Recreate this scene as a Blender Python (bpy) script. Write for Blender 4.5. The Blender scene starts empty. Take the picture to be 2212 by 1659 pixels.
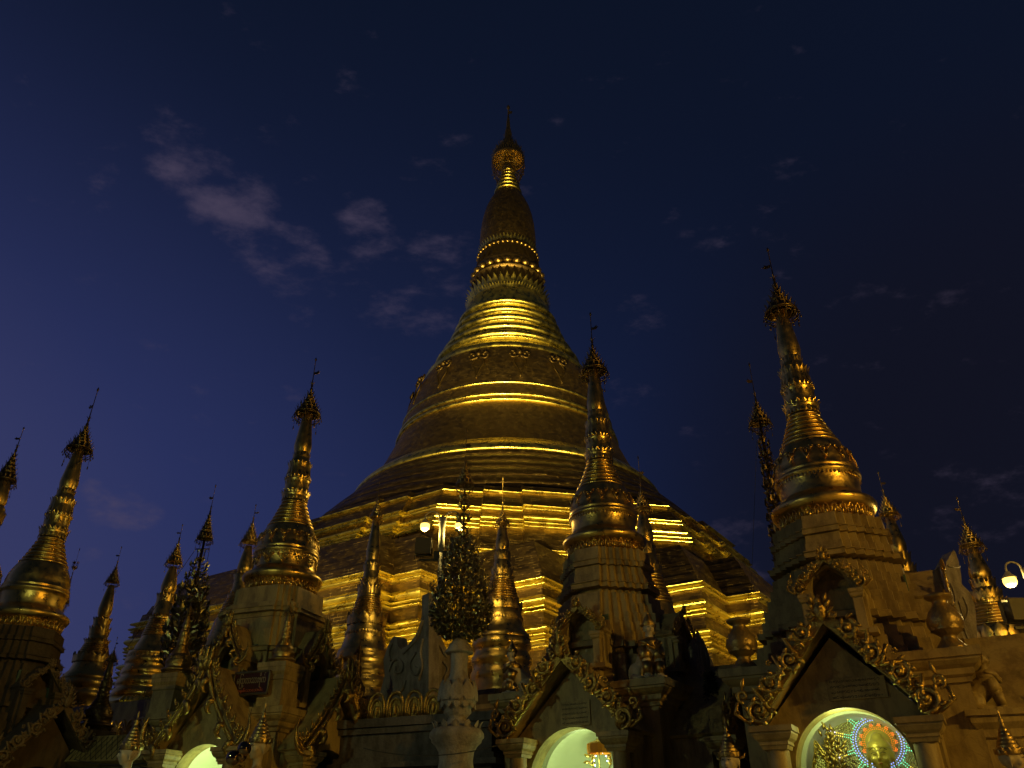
import bpy, math, random
from math import sin, cos, pi, radians, sqrt, atan2
from mathutils import Vector, Matrix
random.seed(7)
scn = bpy.context.scene
COL = scn.collection
# ------------------------------------------------------------------ camera
F, CX, CY = 1700.0, 1106.0, 829.5            # focal length and centre for a 2212 x 1659 picture
TH = math.atan(F / (CY + 2050.0)); CT, ST = cos(TH), sin(TH)
cam = bpy.data.cameras.new('camera'); camo = bpy.data.objects.new('camera', cam); COL.objects.link(camo)
cam.sensor_width = 36.0; cam.lens = 36.0 * F / 2212.0; cam.clip_end = 3000.0; cam.clip_start = 0.05
camo.location = (0, 0, 0); camo.rotation_euler = (pi / 2 + TH, 0, 0)
scn.camera = camo
GZ = -1.6                                     # the pavement; the lens is the origin
def ray(x, y):
    a = (x - CX) / F; b = -(y - CY) / F
    return Vector((a, CT - b * ST, ST + b * CT))
def at(x, y, Y):
    r = ray(x, y); return r * (Y / r.y)
def atz(x, y, Z):
    r = ray(x, y); return r * (Z / r.z)
def depth(p): return p.y * CT + p.z * ST
# ------------------------------------------------------------------ sky at dusk
world = bpy.data.worlds.new('World'); scn.world = world; world.use_nodes = True
wn = world.node_tree; wn.nodes.clear()
def N(t, ty, **kw):
    n = t.nodes.new(ty)
    for k, v in kw.items(): setattr(n, k, v)
    return n
def sky():
    L = wn.links.new
    out = N(wn, 'ShaderNodeOutputWorld'); bg = N(wn, 'ShaderNodeBackground')
    tc = N(wn, 'ShaderNodeTexCoord')
    def dot(v, lo, hi):
        d = N(wn, 'ShaderNodeVectorMath', operation='DOT_PRODUCT'); L(tc.outputs['Generated'], d.inputs[0])
        d.inputs[1].default_value = Vector(v).normalized()
        m = N(wn, 'ShaderNodeMapRange', interpolation_type='SMOOTHSTEP'); L(d.outputs['Value'], m.inputs['Value'])
        m.inputs['From Min'].default_value = lo; m.inputs['From Max'].default_value = hi
        return m.outputs['Result']
    def mix(f, a, b, blend='MIX'):
        m = N(wn, 'ShaderNodeMix', data_type='RGBA', blend_type=blend)
        for s, v in ((0, f), (6, a), (7, b)):
            if hasattr(v, 'is_linked'): L(v, m.inputs[s])
            else: m.inputs[s].default_value = v if s == 0 else (*v, 1)
        return m.outputs[2]
    # the afterglow lies low in the left; the zenith and the right are nearly night
    ramp = N(wn, 'ShaderNodeValToRGB'); cr = ramp.color_ramp
    d = N(wn, 'ShaderNodeVectorMath', operation='DOT_PRODUCT'); L(tc.outputs['Generated'], d.inputs[0])
    d.inputs[1].default_value = Vector((-0.86, 0.50, -0.10)).normalized()
    mr = N(wn, 'ShaderNodeMapRange'); mr.inputs['From Min'].default_value = -0.4; mr.inputs['From Max'].default_value = 1.0
    L(d.outputs['Value'], mr.inputs['Value']); L(mr.outputs['Result'], ramp.inputs['Fac'])
    stops = [(0.0, SKY[0]), (0.30, SKY[1]), (0.48, SKY[2]), (0.64, SKY[3]), (0.80, SKY[4]), (1.0, SKY[5])]
    cr.elements[0].position = 0; cr.elements[0].color = (*stops[0][1], 1)
    cr.elements[1].position = 1; cr.elements[1].color = (*stops[-1][1], 1)
    for p, c in stops[1:-1]:
        e = cr.elements.new(p); e.color = (*c, 1)
    up = dot((0, 0, 1), 0.35, 0.95)
    base = mix(up, ramp.outputs['Color'], (0.0036, 0.0066, 0.0180))
    # city glow low on the right
    gl = dot(at(2350, 1150, 10), 0.86, 1.0)
    base = mix(gl, base, (0.0056, 0.0062, 0.0140))
    # clouds: soft wisps whose places are directions in the sky
    noise = N(wn, 'ShaderNodeTexNoise'); noise.inputs['Scale'].default_value = 13.0; noise.inputs['Detail'].default_value = 8; noise.inputs['Roughness'].default_value = 0.62
    mp = N(wn, 'ShaderNodeMapping'); mp.inputs['Rotation'].default_value = (0.0, 0.5, 0.6); mp.inputs['Scale'].default_value = (1.0, 1.6, 2.4)
    L(tc.outputs['Generated'], mp.inputs['Vector']); L(mp.outputs['Vector'], noise.inputs['Vector'])
    nr = N(wn, 'ShaderNodeMapRange', interpolation_type='SMOOTHSTEP'); nr.inputs['From Min'].default_value = 0.36; nr.inputs['From Max'].default_value = 0.66
    tot = None
    for (x, y, rad, s) in CLOUDS:
        rad *= .9
        v = ray(x, y).normalized(); w = ray(x + rad, y).normalized()
        c = dot(v, 1 - (1 - v.dot(w)) * 1.6, 1.0)
        m = N(wn, 'ShaderNodeMath', operation='MULTIPLY'); L(c, m.inputs[0]); m.inputs[1].default_value = s
        if tot is None: tot = m.outputs[0]
        else:
            a = N(wn, 'ShaderNodeMath', operation='MAXIMUM'); L(tot, a.inputs[0]); L(m.outputs[0], a.inputs[1]); tot = a.outputs[0]
    m = N(wn, 'ShaderNodeMath', operation='MULTIPLY_ADD'); L(tot, m.inputs[0]); m.inputs[1].default_value = 0.46; L(noise.outputs['Fac'], m.inputs[2])
    L(m.outputs[0], nr.inputs['Value']); nr.inputs['From Min'].default_value = 0.60; nr.inputs['From Max'].default_value = 1.02
    m = N(wn, 'ShaderNodeMath', operation='MULTIPLY'); L(nr.outputs['Result'], m.inputs[0]); m.inputs[1].default_value = 0.62
    base = mix(m.outputs[0], base, (0.080, 0.062, 0.105))
    L(base, bg.inputs['Color']); bg.inputs['Strength'].default_value = 1.0
    L(bg.outputs[0], out.inputs[0])
SKY = [(0.0042, 0.0062, 0.0160), (0.0050, 0.0080, 0.0250), (0.0070, 0.0120, 0.0420), (0.0110, 0.0175, 0.0620), (0.0215, 0.0295, 0.1040), (0.0540, 0.0570, 0.1480)]
CLOUDS = [(370, 280, 80, .40), (390, 370, 90, .55), (450, 410, 100, .65), (520, 450, 100, .75), (560, 510, 90, .55), (640, 570, 100, .5), (690, 590, 50, .4), (790, 490, 90, .42), (960, 565, 90, .45), (830, 640, 110, .38), (910, 690, 80, .3), (740, 600, 70, .3),
          (650, 680, 40, .4), (210, 370, 60, .3), (150, 280, 60, .25), (235, 1090, 60, .50), (275, 1098, 70, .62), (318, 1108, 50, .55), (200, 1065, 40, .5), (190, 1180, 50, .3), (2120, 1110, 160, .22), (1600, 1190, 110, .3)]
sky()
scn.view_settings.view_transform = 'Standard'; scn.view_settings.look = 'None'; scn.view_settings.exposure = 0.0; scn.view_settings.gamma = 1.0
scn.cycles.use_denoising = True; scn.cycles.max_bounces = 6; scn.cycles.glossy_bounces = 3; scn.cycles.diffuse_bounces = 2
scn.cycles.sample_clamp_indirect = 3.0; scn.cycles.use_light_tree = True
# the last of the sun's afterglow, far below the horizon to the left
sl = bpy.data.lights.new('afterglow', 'SUN'); so = bpy.data.objects.new('afterglow', sl); COL.objects.link(so)
sl.energy = 0.010; sl.color = (0.55, 0.6, 1.0); sl.angle = radians(40); so.rotation_euler = Vector((0.85, -0.35, -0.45)).to_track_quat('-Z', 'Y').to_euler()
WARM = (1.0, 0.55, 0.10); AMBER = (1.0, 0.57, 0.08); COOL = (0.72, 0.86, 0.42); GOLDL = (1.0, 0.72, 0.22); LAMP_R = 16000; LAMP_L = 1500; LAMP_B = 22
# ------------------------------------------------------------------ materials
MATS = {}
def pmat(name, base, rough=0.5, metal=0.0, var=0.25, nscale=3.0, bump=0.0, bscale=12.0, emit=None, es=0.0, coord='Object', spec=None, rvar=0.0, streak=False):
    if name in MATS: return MATS[name]
    m = bpy.data.materials.new(name); m.use_nodes = True; t = m.node_tree; L = t.links.new
    b = t.nodes['Principled BSDF']; b.inputs['Metallic'].default_value = metal; b.inputs['Roughness'].default_value = rough
    if spec is not None: b.inputs['Specular IOR Level'].default_value = spec
    tc = N(t, 'ShaderNodeTexCoord'); nz = N(t, 'ShaderNodeTexNoise'); nz.inputs['Scale'].default_value = nscale; nz.inputs['Detail'].default_value = 5
    L(tc.outputs[coord], nz.inputs['Vector'])
    mx = N(t, 'ShaderNodeMix', data_type='RGBA'); L(nz.outputs['Fac'], mx.inputs[0])
    mx.inputs[6].default_value = (*[c * (1 - var) for c in base], 1); mx.inputs[7].default_value = (*[min(1, c * (1 + var)) for c in base], 1)
    if streak:      # rain stains and grime running down, and dark crazing
        mp = N(t, 'ShaderNodeMapping'); mp.inputs['Scale'].default_value = (2.2, 2.2, .8); L(tc.outputs[coord], mp.inputs['Vector'])
        n3 = N(t, 'ShaderNodeTexNoise'); n3.inputs['Scale'].default_value = 1.6; n3.inputs['Detail'].default_value = 7; n3.inputs['Roughness'].default_value = .65; L(mp.outputs[0], n3.inputs['Vector'])
        r3 = N(t, 'ShaderNodeValToRGB'); r3.color_ramp.elements[0].position = .38; r3.color_ramp.elements[0].color = (.48, .44, .40, 1); r3.color_ramp.elements[1].position = .56; r3.color_ramp.elements[1].color = (1, 1, 1, 1); L(n3.outputs['Fac'], r3.inputs[0])
        m3 = N(t, 'ShaderNodeMix', data_type='RGBA', blend_type='MULTIPLY'); m3.inputs[0].default_value = .85; L(mx.outputs[2], m3.inputs[6]); L(r3.outputs[0], m3.inputs[7])
        vo = N(t, 'ShaderNodeTexVoronoi', feature='DISTANCE_TO_EDGE'); vo.inputs['Scale'].default_value = 2.3; L(tc.outputs[coord], vo.inputs['Vector'])
        r4 = N(t, 'ShaderNodeValToRGB'); r4.color_ramp.elements[0].position = .0; r4.color_ramp.elements[0].color = (.45, .42, .4, 1); r4.color_ramp.elements[1].position = .018; r4.color_ramp.elements[1].color = (1, 1, 1, 1); L(vo.outputs['Distance'], r4.inputs[0])
        m4 = N(t, 'ShaderNodeMix', data_type='RGBA', blend_type='MULTIPLY'); m4.inputs[0].default_value = .3; L(m3.outputs[2], m4.inputs[6]); L(r4.outputs[0], m4.inputs[7])
        L(m4.outputs[2], b.inputs['Base Color'])
    else: L(mx.outputs[2], b.inputs['Base Color'])
    if rvar:
        mr = N(t, 'ShaderNodeMapRange'); mr.inputs['From Min'].default_value = .3; mr.inputs['From Max'].default_value = .7
        mr.inputs['To Min'].default_value = rough - rvar; mr.inputs['To Max'].default_value = rough + rvar
        L(nz.outputs['Fac'], mr.inputs['Value']); L(mr.outputs[0], b.inputs['Roughness'])
    if bump:
        n2 = N(t, 'ShaderNodeTexNoise'); n2.inputs['Scale'].default_value = bscale; n2.inputs['Detail'].default_value = 4
        L(tc.outputs[coord], n2.inputs['Vector'])
        bp = N(t, 'ShaderNodeBump'); bp.inputs['Strength'].default_value = bump; bp.inputs['Distance'].default_value = 0.05
        L(n2.outputs['Fac'], bp.inputs['Height']); L(bp.outputs[0], b.inputs['Normal'])
    if emit:
        b.inputs['Emission Color'].default_value = (*emit, 1); b.inputs['Emission Strength'].default_value = es
    MATS[name] = m; return m
def tilemat(name, base, rough, tw, th, bump, mortar=0.010, var=0.35, dark=0.35):
    # hammered gold plates: UV in metres
    m = bpy.data.materials.new(name); m.use_nodes = True; t = m.node_tree; L = t.links.new
    b = t.nodes['Principled BSDF']; b.inputs['Metallic'].default_value = 1.0
    tc = N(t, 'ShaderNodeTexCoord'); br = N(t, 'ShaderNodeTexBrick'); L(tc.outputs['UV'], br.inputs['Vector'])
    br.inputs['Scale'].default_value = 1.0; br.inputs['Brick Width'].default_value = tw; br.inputs['Row Height'].default_value = th
    br.inputs['Mortar Size'].default_value = mortar; br.inputs['Mortar Smooth'].default_value = 0.3; br.inputs['Bias'].default_value = 0.0
    br.inputs['Color1'].default_value = (*[c * (1 - var) for c in base], 1); br.inputs['Color2'].default_value = (*[min(1, c * (1 + var)) for c in base], 1)
    br.inputs['Mortar'].default_value = (*[c * dark for c in base], 1)
    nz = N(t, 'ShaderNodeTexNoise'); nz.inputs['Scale'].default_value = 0.6; nz.inputs['Detail'].default_value = 8; L(tc.outputs['UV'], nz.inputs['Vector'])
    mx = N(t, 'ShaderNodeMix', data_type='RGBA', blend_type='MULTIPLY'); mx.inputs[0].default_value = 0.8
    cr = N(t, 'ShaderNodeValToRGB'); cr.color_ramp.elements[0].position = .3; cr.color_ramp.elements[0].color = (.72, .69, .62, 1); cr.color_ramp.elements[1].position = .62; cr.color_ramp.elements[1].color = (1, 1, 1, 1)
    L(nz.outputs['Fac'], cr.inputs[0]); L(br.outputs['Color'], mx.inputs[6]); L(cr.outputs[0], mx.inputs[7]); L(mx.outputs[2], b.inputs['Base Color'])
    nl = N(t, 'ShaderNodeTexNoise'); nl.inputs['Scale'].default_value = 1.6; nl.inputs['Detail'].default_value = 1.5; L(tc.outputs['UV'], nl.inputs['Vector'])
    rl = N(t, 'ShaderNodeMapRange', interpolation_type='SMOOTHSTEP'); rl.inputs['From Min'].default_value = .48; rl.inputs['From Max'].default_value = .70; L(nl.outputs['Fac'], rl.inputs['Value'])
    ml = N(t, 'ShaderNodeMath', operation='MULTIPLY'); L(br.outputs['Fac'], ml.inputs[0]); L(rl.outputs[0], ml.inputs[1])
    me = N(t, 'ShaderNodeMix', data_type='RGBA'); L(ml.outputs[0], me.inputs[0]); L(mx.outputs[2], me.inputs[6]); me.inputs[7].default_value = (.60, .43, .13, 1); L(me.outputs[2], b.inputs['Base Color'])  # glints along the plate edges put into the colour as brighter dashes
    # every plate has its own polish
    sep = N(t, 'ShaderNodeSeparateColor'); L(br.outputs['Color'], sep.inputs[0])
    mr = N(t, 'ShaderNodeMapRange'); mr.inputs['From Min'].default_value = base[0] * (1 - var); mr.inputs['From Max'].default_value = min(1, base[0] * (1 + var))
    mr.inputs['To Min'].default_value = rough + .12; mr.inputs['To Max'].default_value = rough - .1
    L(sep.outputs[0], mr.inputs['Value']); L(mr.outputs[0], b.inputs['Roughness'])
    n2 = N(t, 'ShaderNodeTexNoise'); n2.inputs['Scale'].default_value = 5.0; n2.inputs['Detail'].default_value = 6; L(tc.outputs['UV'], n2.inputs['Vector'])
    ad = N(t, 'ShaderNodeMath', operation='MULTIPLY_ADD'); L(br.outputs['Fac'], ad.inputs[0]); ad.inputs[1].default_value = -0.5; L(n2.outputs['Fac'], ad.inputs[2])
    bp = N(t, 'ShaderNodeBump'); bp.inputs['Strength'].default_value = bump; bp.inputs['Distance'].default_value = 0.05
    L(ad.outputs[0], bp.inputs['Height']); L(bp.outputs[0], b.inputs['Normal'])
    return m
M_TILE = tilemat('gold_plates', (0.125, 0.083, 0.032), 0.40, 0.62, 0.21, 0.35)
M_TILE_FINE = tilemat('gold_plates_fine', (0.24, 0.165, 0.062), 0.44, 0.42, 0.21, 0.3)
M_ROLL = pmat('burnished_gold_moulding', (0.90, 0.66, 0.14), 0.30, 1.0, .35, 1.6, 0.12, 6.0, rvar=.08)
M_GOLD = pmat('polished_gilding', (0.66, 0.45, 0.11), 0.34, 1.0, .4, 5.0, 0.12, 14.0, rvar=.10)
M_GOLDW = pmat('worn_gilding', (0.42, 0.29, 0.09), 0.40, 1.0, .5, 6.0, 0.25, 18.0, rvar=.12)
M_CARVE = pmat('gilded_carving', (0.46, 0.31, 0.075), 0.34, 1.0, .4, 6.0, 0.5, 30.0)
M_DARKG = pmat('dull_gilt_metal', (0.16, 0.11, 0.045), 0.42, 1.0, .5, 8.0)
M_LEAF = pmat('gilt_sheet_leaf', (0.30, 0.27, 0.13), 0.35, 1.0, .6, 6.0)
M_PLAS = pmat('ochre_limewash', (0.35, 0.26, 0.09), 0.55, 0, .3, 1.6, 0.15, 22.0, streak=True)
M_PLASD = pmat('shaded_ochre_limewash', (0.075, 0.05, 0.022), 0.8, 0, .6, 2.2, 0.5, 9.0, streak=True)  # ochre limewash darkened in its colour so the left shrine stays in shade
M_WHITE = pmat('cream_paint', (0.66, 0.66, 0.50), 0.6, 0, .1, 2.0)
M_STONE = pmat('weathered_white_stone', (0.27, 0.235, 0.19), 0.8, 0, .45, 3.0, 0.5, 18.0, streak=True)
M_GREY = pmat('grey_stained_plaster', (0.12, 0.105, 0.09), 0.85, 0, .55, 2.0, 0.4, 12.0, streak=True)
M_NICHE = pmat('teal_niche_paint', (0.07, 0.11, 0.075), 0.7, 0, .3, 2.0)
M_PAVE = pmat('marble_pavement', (0.35, 0.33, 0.30), 0.35, 0, .3, 0.8)
M_POST = pmat('painted_steel', (0.45, 0.42, 0.30), 0.45, 0.2, .15, 6.0)
M_BOX = pmat('floodlight_housing', (0.10, 0.09, 0.06), 0.5, 0.4, .2, 6.0)
M_SKIN = pmat('painted_plaster_skin', (0.42, 0.33, 0.17), 0.5, 0, .15, 5.0)
M_SKINW = pmat('pale_painted_plaster', (0.44, 0.37, 0.25), 0.6, 0, .3, 5.0)
M_BLACK = pmat('black_paint', (0.012, 0.011, 0.010), 0.5)
M_DARK = pmat('shade_black_foliage', (0.012, 0.014, 0.008), 0.9, 0, .6, 6.0)  # leaves and trunk near black, the deep shade put into their colour
M_ROBE = pmat('striped_gilt_robe', (0.38, 0.22, 0.12), 0.45, 0.5, .5, 20.0)
M_BULB = pmat('lit_bulb', (1, .9, .6), 0.5, emit=(1.0, 0.66, 0.13), es=2.6)
M_WIRE = pmat('wire', (0.02, 0.02, 0.02), 0.6)
# ------------------------------------------------------------------ mesh builder
class MB:
    def __init__(s): s.v = []; s.f = []; s.uv = []; s.sm = []
    def add(s, vs, fs, uvs=None, smooth=True, mat=None):
        o = len(s.v)
        for p in vs:
            s.v.append(tuple(mat @ Vector(p)) if mat is not None else tuple(p))
        for i, f in enumerate(fs):
            s.f.append([o + j for j in f]); s.uv.append(uvs[i] if uvs else None); s.sm.append(smooth)
        return s
    def lathe(s, prof, seg=48, c=(0, 0), smooth=True, mod=None, mat=None):
        vs = []; fs = []; uv = []
        V = [0.0]
        for i in range(1, len(prof)): V.append(V[-1] + math.hypot(prof[i][0] - prof[i-1][0], prof[i][1] - prof[i-1][1]))
        for (r, z) in prof:
            for k in range(seg):
                a = 2 * pi * k / seg; rr = r if mod is None else r * mod(a, z)
                vs.append((c[0] + rr * sin(a), c[1] - rr * cos(a), z))
        for i in range(len(prof) - 1):
            for k in range(seg):
                k2 = (k + 1) % seg
                fs.append((i*seg+k, i*seg+k2, (i+1)*seg+k2, (i+1)*seg+k))
                R = max(prof[i][0], .01); u0 = 2*pi*k/seg*R; u1 = 2*pi*(k+1)/seg*R
                uv.append(((u0, V[i]), (u1, V[i]), (u1, V[i+1]), (u0, V[i+1])))
        return s.add(vs, fs, uv, smooth, mat)
    def poly(s, rows, smooth=False, cap=True, mat=None):
        # rows: list of (list of (x,y), z), same count: a skin of stacked plans, uv in metres
        n = len(rows[0][0]); vs = []; fs = []; uv = []
        for pts, z in rows:
            for p in pts: vs.append((p[0], p[1], z))
        U = [0.0]
        p0 = rows[len(rows)//2][0]
        for k in range(n): U.append(U[-1] + math.hypot(p0[(k+1) % n][0]-p0[k][0], p0[(k+1) % n][1]-p0[k][1]))
        V = 0.0
        for i in range(len(rows)-1):
            a, b = rows[i], rows[i+1]
            dv = math.hypot(a[1]-b[1], math.hypot(a[0][0][0]-b[0][0][0], a[0][0][1]-b[0][0][1]))
            for k in range(n):
                k2 = (k+1) % n
                fs.append((i*n+k, i*n+k2, (i+1)*n+k2, (i+1)*n+k)); uv.append(((U[k], V), (U[k+1], V), (U[k+1], V+dv), (U[k], V+dv)))
            V += dv
        if cap:
            fs.append(tuple(range(n))); uv.append(tuple((vs[j][0], vs[j][1]) for j in range(n)))
            o = (len(rows)-1)*n; fs.append(tuple(o+j for j in range(n))[::-1]); uv.append(tuple((vs[o+j][0], vs[o+j][1]) for j in range(n))[::-1])
        return s.add(vs, fs, uv, smooth, mat)
    def box(s, c, d, rz=0, mat=None, taper=1.0):
        x, y, z = d[0]/2, d[1]/2, d[2]/2
        vs = [(i*x*(taper if k > 0 else 1), j*y*(taper if k > 0 else 1), k*z) for k in (-1, 1) for (i, j) in ((-1, -1), (1, -1), (1, 1), (-1, 1))]
        m = Matrix.Translation(c) @ Matrix.Rotation(rz, 4, 'Z')
        if mat is not None: m = mat @ m
        return s.add(vs, [(0, 3, 2, 1), (4, 5, 6, 7), (0, 1, 5, 4), (1, 2, 6, 5), (2, 3, 7, 6), (3, 0, 4, 7)], None, False, m)
    def tube(s, pts, rad, seg=8, mat=None, flat=1.0, cap=True):
        pts = [Vector(p) for p in pts]; n = len(pts); vs = []; fs = []
        if not hasattr(rad, '__len__'): rad = [rad]*n
        ref = None
        for i, p in enumerate(pts):
            t = (pts[min(i+1, n-1)] - pts[max(i-1, 0)])
            if t.length < 1e-9: t = Vector((0, 0, 1))
            t.normalize()
            if ref is None: ref = t.orthogonal().normalized()
            ref = (ref - t*ref.dot(t))
            if ref.length < 1e-6: ref = t.orthogonal()
            ref.normalize(); b = t.cross(ref)
            for k in range(seg):
                a = 2*pi*k/seg; vs.append(p + rad[i]*(cos(a)*ref + flat*sin(a)*b))
        for i in range(n-1):
            for k in range(seg):
                k2 = (k+1) % seg; fs.append((i*seg+k, i*seg+k2, (i+1)*seg+k2, (i+1)*seg+k))
        if cap: fs.append(tuple(range(seg))[::-1]); fs.append(tuple((n-1)*seg+k for k in range(seg)))
        return s.add(vs, fs, None, True, mat)
    def ball(s, c, r, seg=12, rings=8, mat=None, rot=None):
        if not hasattr(r, '__len__'): r = (r, r, r)
        vs = [(0, 0, -1)]; fs = []
        for i in range(1, rings):
            a = -pi/2 + pi*i/rings
            for k in range(seg): b = 2*pi*k/seg; vs.append((cos(a)*cos(b), cos(a)*sin(b), sin(a)))
        vs.append((0, 0, 1)); top = len(vs)-1
        for k in range(seg):
            k2 = (k+1) % seg; fs.append((0, 1+k2, 1+k)); fs.append((top, 1+(rings-2)*seg+k, 1+(rings-2)*seg+k2))
            for i in range(rings-2): fs.append((1+i*seg+k, 1+i*seg+k2, 1+(i+1)*seg+k2, 1+(i+1)*seg+k))
        m = Matrix.Translation(c)
        if rot is not None: m = m @ rot
        m = m @ Matrix.Diagonal((*r, 1))
        if mat is not None: m = mat @ m
        return s.add(vs, fs, None, True, m)
    def petal(s, base, up, out, w, h, bulge=0.3, mat=None, n=4):
        # a pointed leaf standing on base, curved outwards
        up = Vector(up).normalized(); out = Vector(out).normalized(); side = up.cross(out); base = Vector(base)
        vs = []; fs = []
        for i in range(n+1):
            t = i/n; ww = w*.5*(sin(pi*min(1, t*.8+.25))**.8 if t < 1 else 0.02); o = bulge*h*(t**2.2)
            for q in (-1, 0, 1):
                vs.append(base + up*h*t + side*ww*q + out*(o + (0.16*w if q == 0 else 0)))
        for i in range(n):
            for q in (0, 1): fs.append((i*3+q, i*3+q+1, i*3+q+4, i*3+q+3))
        return s.add(vs, fs, None, True, mat)
    def leaf(s, p, d, w, l):
        d = Vector(d).normalized(); sd = d.orthogonal().normalized(); sd.rotate(Matrix.Rotation(random.random()*6.28, 3, d)); nn = d.cross(sd); p = Vector(p)
        vs = [p, p + d*l*.45 + sd*w*.5 + nn*w*.15, p + d*l, p + d*l*.45 - sd*w*.5 + nn*w*.15]
        return s.add(vs, [(0, 1, 2, 3)], None, False)
    def ribbon(s, outline, y0, y1, mat=None, smooth=False):
        # outline in x,z extruded from y0 to y1
        n = len(outline); vs = [(p[0], y0, p[1]) for p in outline] + [(p[0], y1, p[1]) for p in outline]
        fs = [tuple(range(n)), tuple(n+j for j in range(n))[::-1]] + [(k, n+k, n+(k+1) % n, (k+1) % n) for k in range(n)]
        return s.add(vs, fs, None, smooth, mat)
    def build(s, name, mat, parent=None, **props):
        me = bpy.data.meshes.new(name); me.from_pydata(s.v, [], s.f)
        if any(u is not None for u in s.uv):
            ul = me.uv_layers.new(name='UVMap'); i = 0
            for fi, f in enumerate(s.f):
                for j in range(len(f)):
                    if s.uv[fi] is not None: ul.data[i].uv = s.uv[fi][j]
                    i += 1
        me.polygons.foreach_set('use_smooth', s.sm); me.materials.append(mat); me.update()
        o = bpy.data.objects.new(name, me); COL.objects.link(o)
        if parent is not None: o.parent = parent
        for k, v in props.items(): o[k] = v
        return o
def thing(name, label, cat, loc=(0, 0, 0), rz=0.0, group=None):
    o = bpy.data.objects.new(name, None); COL.objects.link(o); o.location = loc; o.rotation_euler = (0, 0, rz); o.empty_display_size = .3
    o['label'] = label; o['category'] = cat
    if group: o['group'] = group
    return o
def tag(o, label, cat, group=None):
    o['label'] = label; o['category'] = cat
    if group: o['group'] = group
    return o
def copy_tree(o, parent=None, **kw):
    c = o.copy(); COL.objects.link(c); c.parent = parent
    for ch in list(o.children): copy_tree(ch, c)
    for k, v in kw.items(): c[k] = v
    return c
def lamp(name, kind, loc, power, color, parent=None, size=0.1, target=None, angle=60, blend=.6):
    l = bpy.data.lights.new(name, kind); o = bpy.data.objects.new(name, l); COL.objects.link(o)
    l.energy = power; l.color = color
    if kind in ('POINT', 'SPOT'): l.shadow_soft_size = size
    if kind == 'AREA': l.size = size
    if kind == 'SPOT': l.spot_size = radians(angle); l.spot_blend = blend
    o.location = loc
    if target is not None: o.rotation_euler = (Vector(target) - Vector(loc)).to_track_quat('-Z', 'Y').to_euler()
    if parent is not None: o.parent = parent
    return o
def smoothcurve(P, n=6):
    out = []
    for i in range(len(P)-1):
        p0 = P[max(i-1, 0)]; p1 = P[i]; p2 = P[i+1]; p3 = P[min(i+2, len(P)-1)]
        for k in range(n):
            t = k/n
            out.append(tuple(.5*((2*p1[j]) + (-p0[j]+p2[j])*t + (2*p0[j]-5*p1[j]+4*p2[j]-p3[j])*t*t + (-p0[j]+3*p1[j]-3*p2[j]+p3[j])*t**3) for j in range(len(p1))))
    out.append(tuple(P[-1])); return out
def rings_profile(r0, z0, r1, z1, n, fat=0.5, hold=.25):
    # n swelling rings between two radii
    out = []; h = (z1 - z0)/n
    for i in range(n):
        ra = r0 + (r1-r0)*(i+.5)/n; zc = z0 + h*(i+.5); rr = abs(h)*.5*(1-hold)
        base = ra - rr*fat*.6
        out.append((base, zc - h*.5))
        for k in range(7):
            a = -pi/2 + pi*k/6
            out.append((base + rr*(.25 + cos(a)*(.75+fat*.3)), zc + (rr if h > 0 else -rr)*sin(a)))
        out.append((base, zc + h*.5))
    return out
# ------------------------------------------------------------------ ground
g = MB(); g.poly([([(-600, -300), (600, -300), (600, 900), (-600, 900)], GZ)], cap=False)
g = MB().add([(-700, -300, GZ), (700, -300, GZ), (700, 900, GZ), (-700, 900, GZ)], [(0, 1, 2, 3)], None, False).build('ground', M_PAVE, kind='structure')
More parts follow.
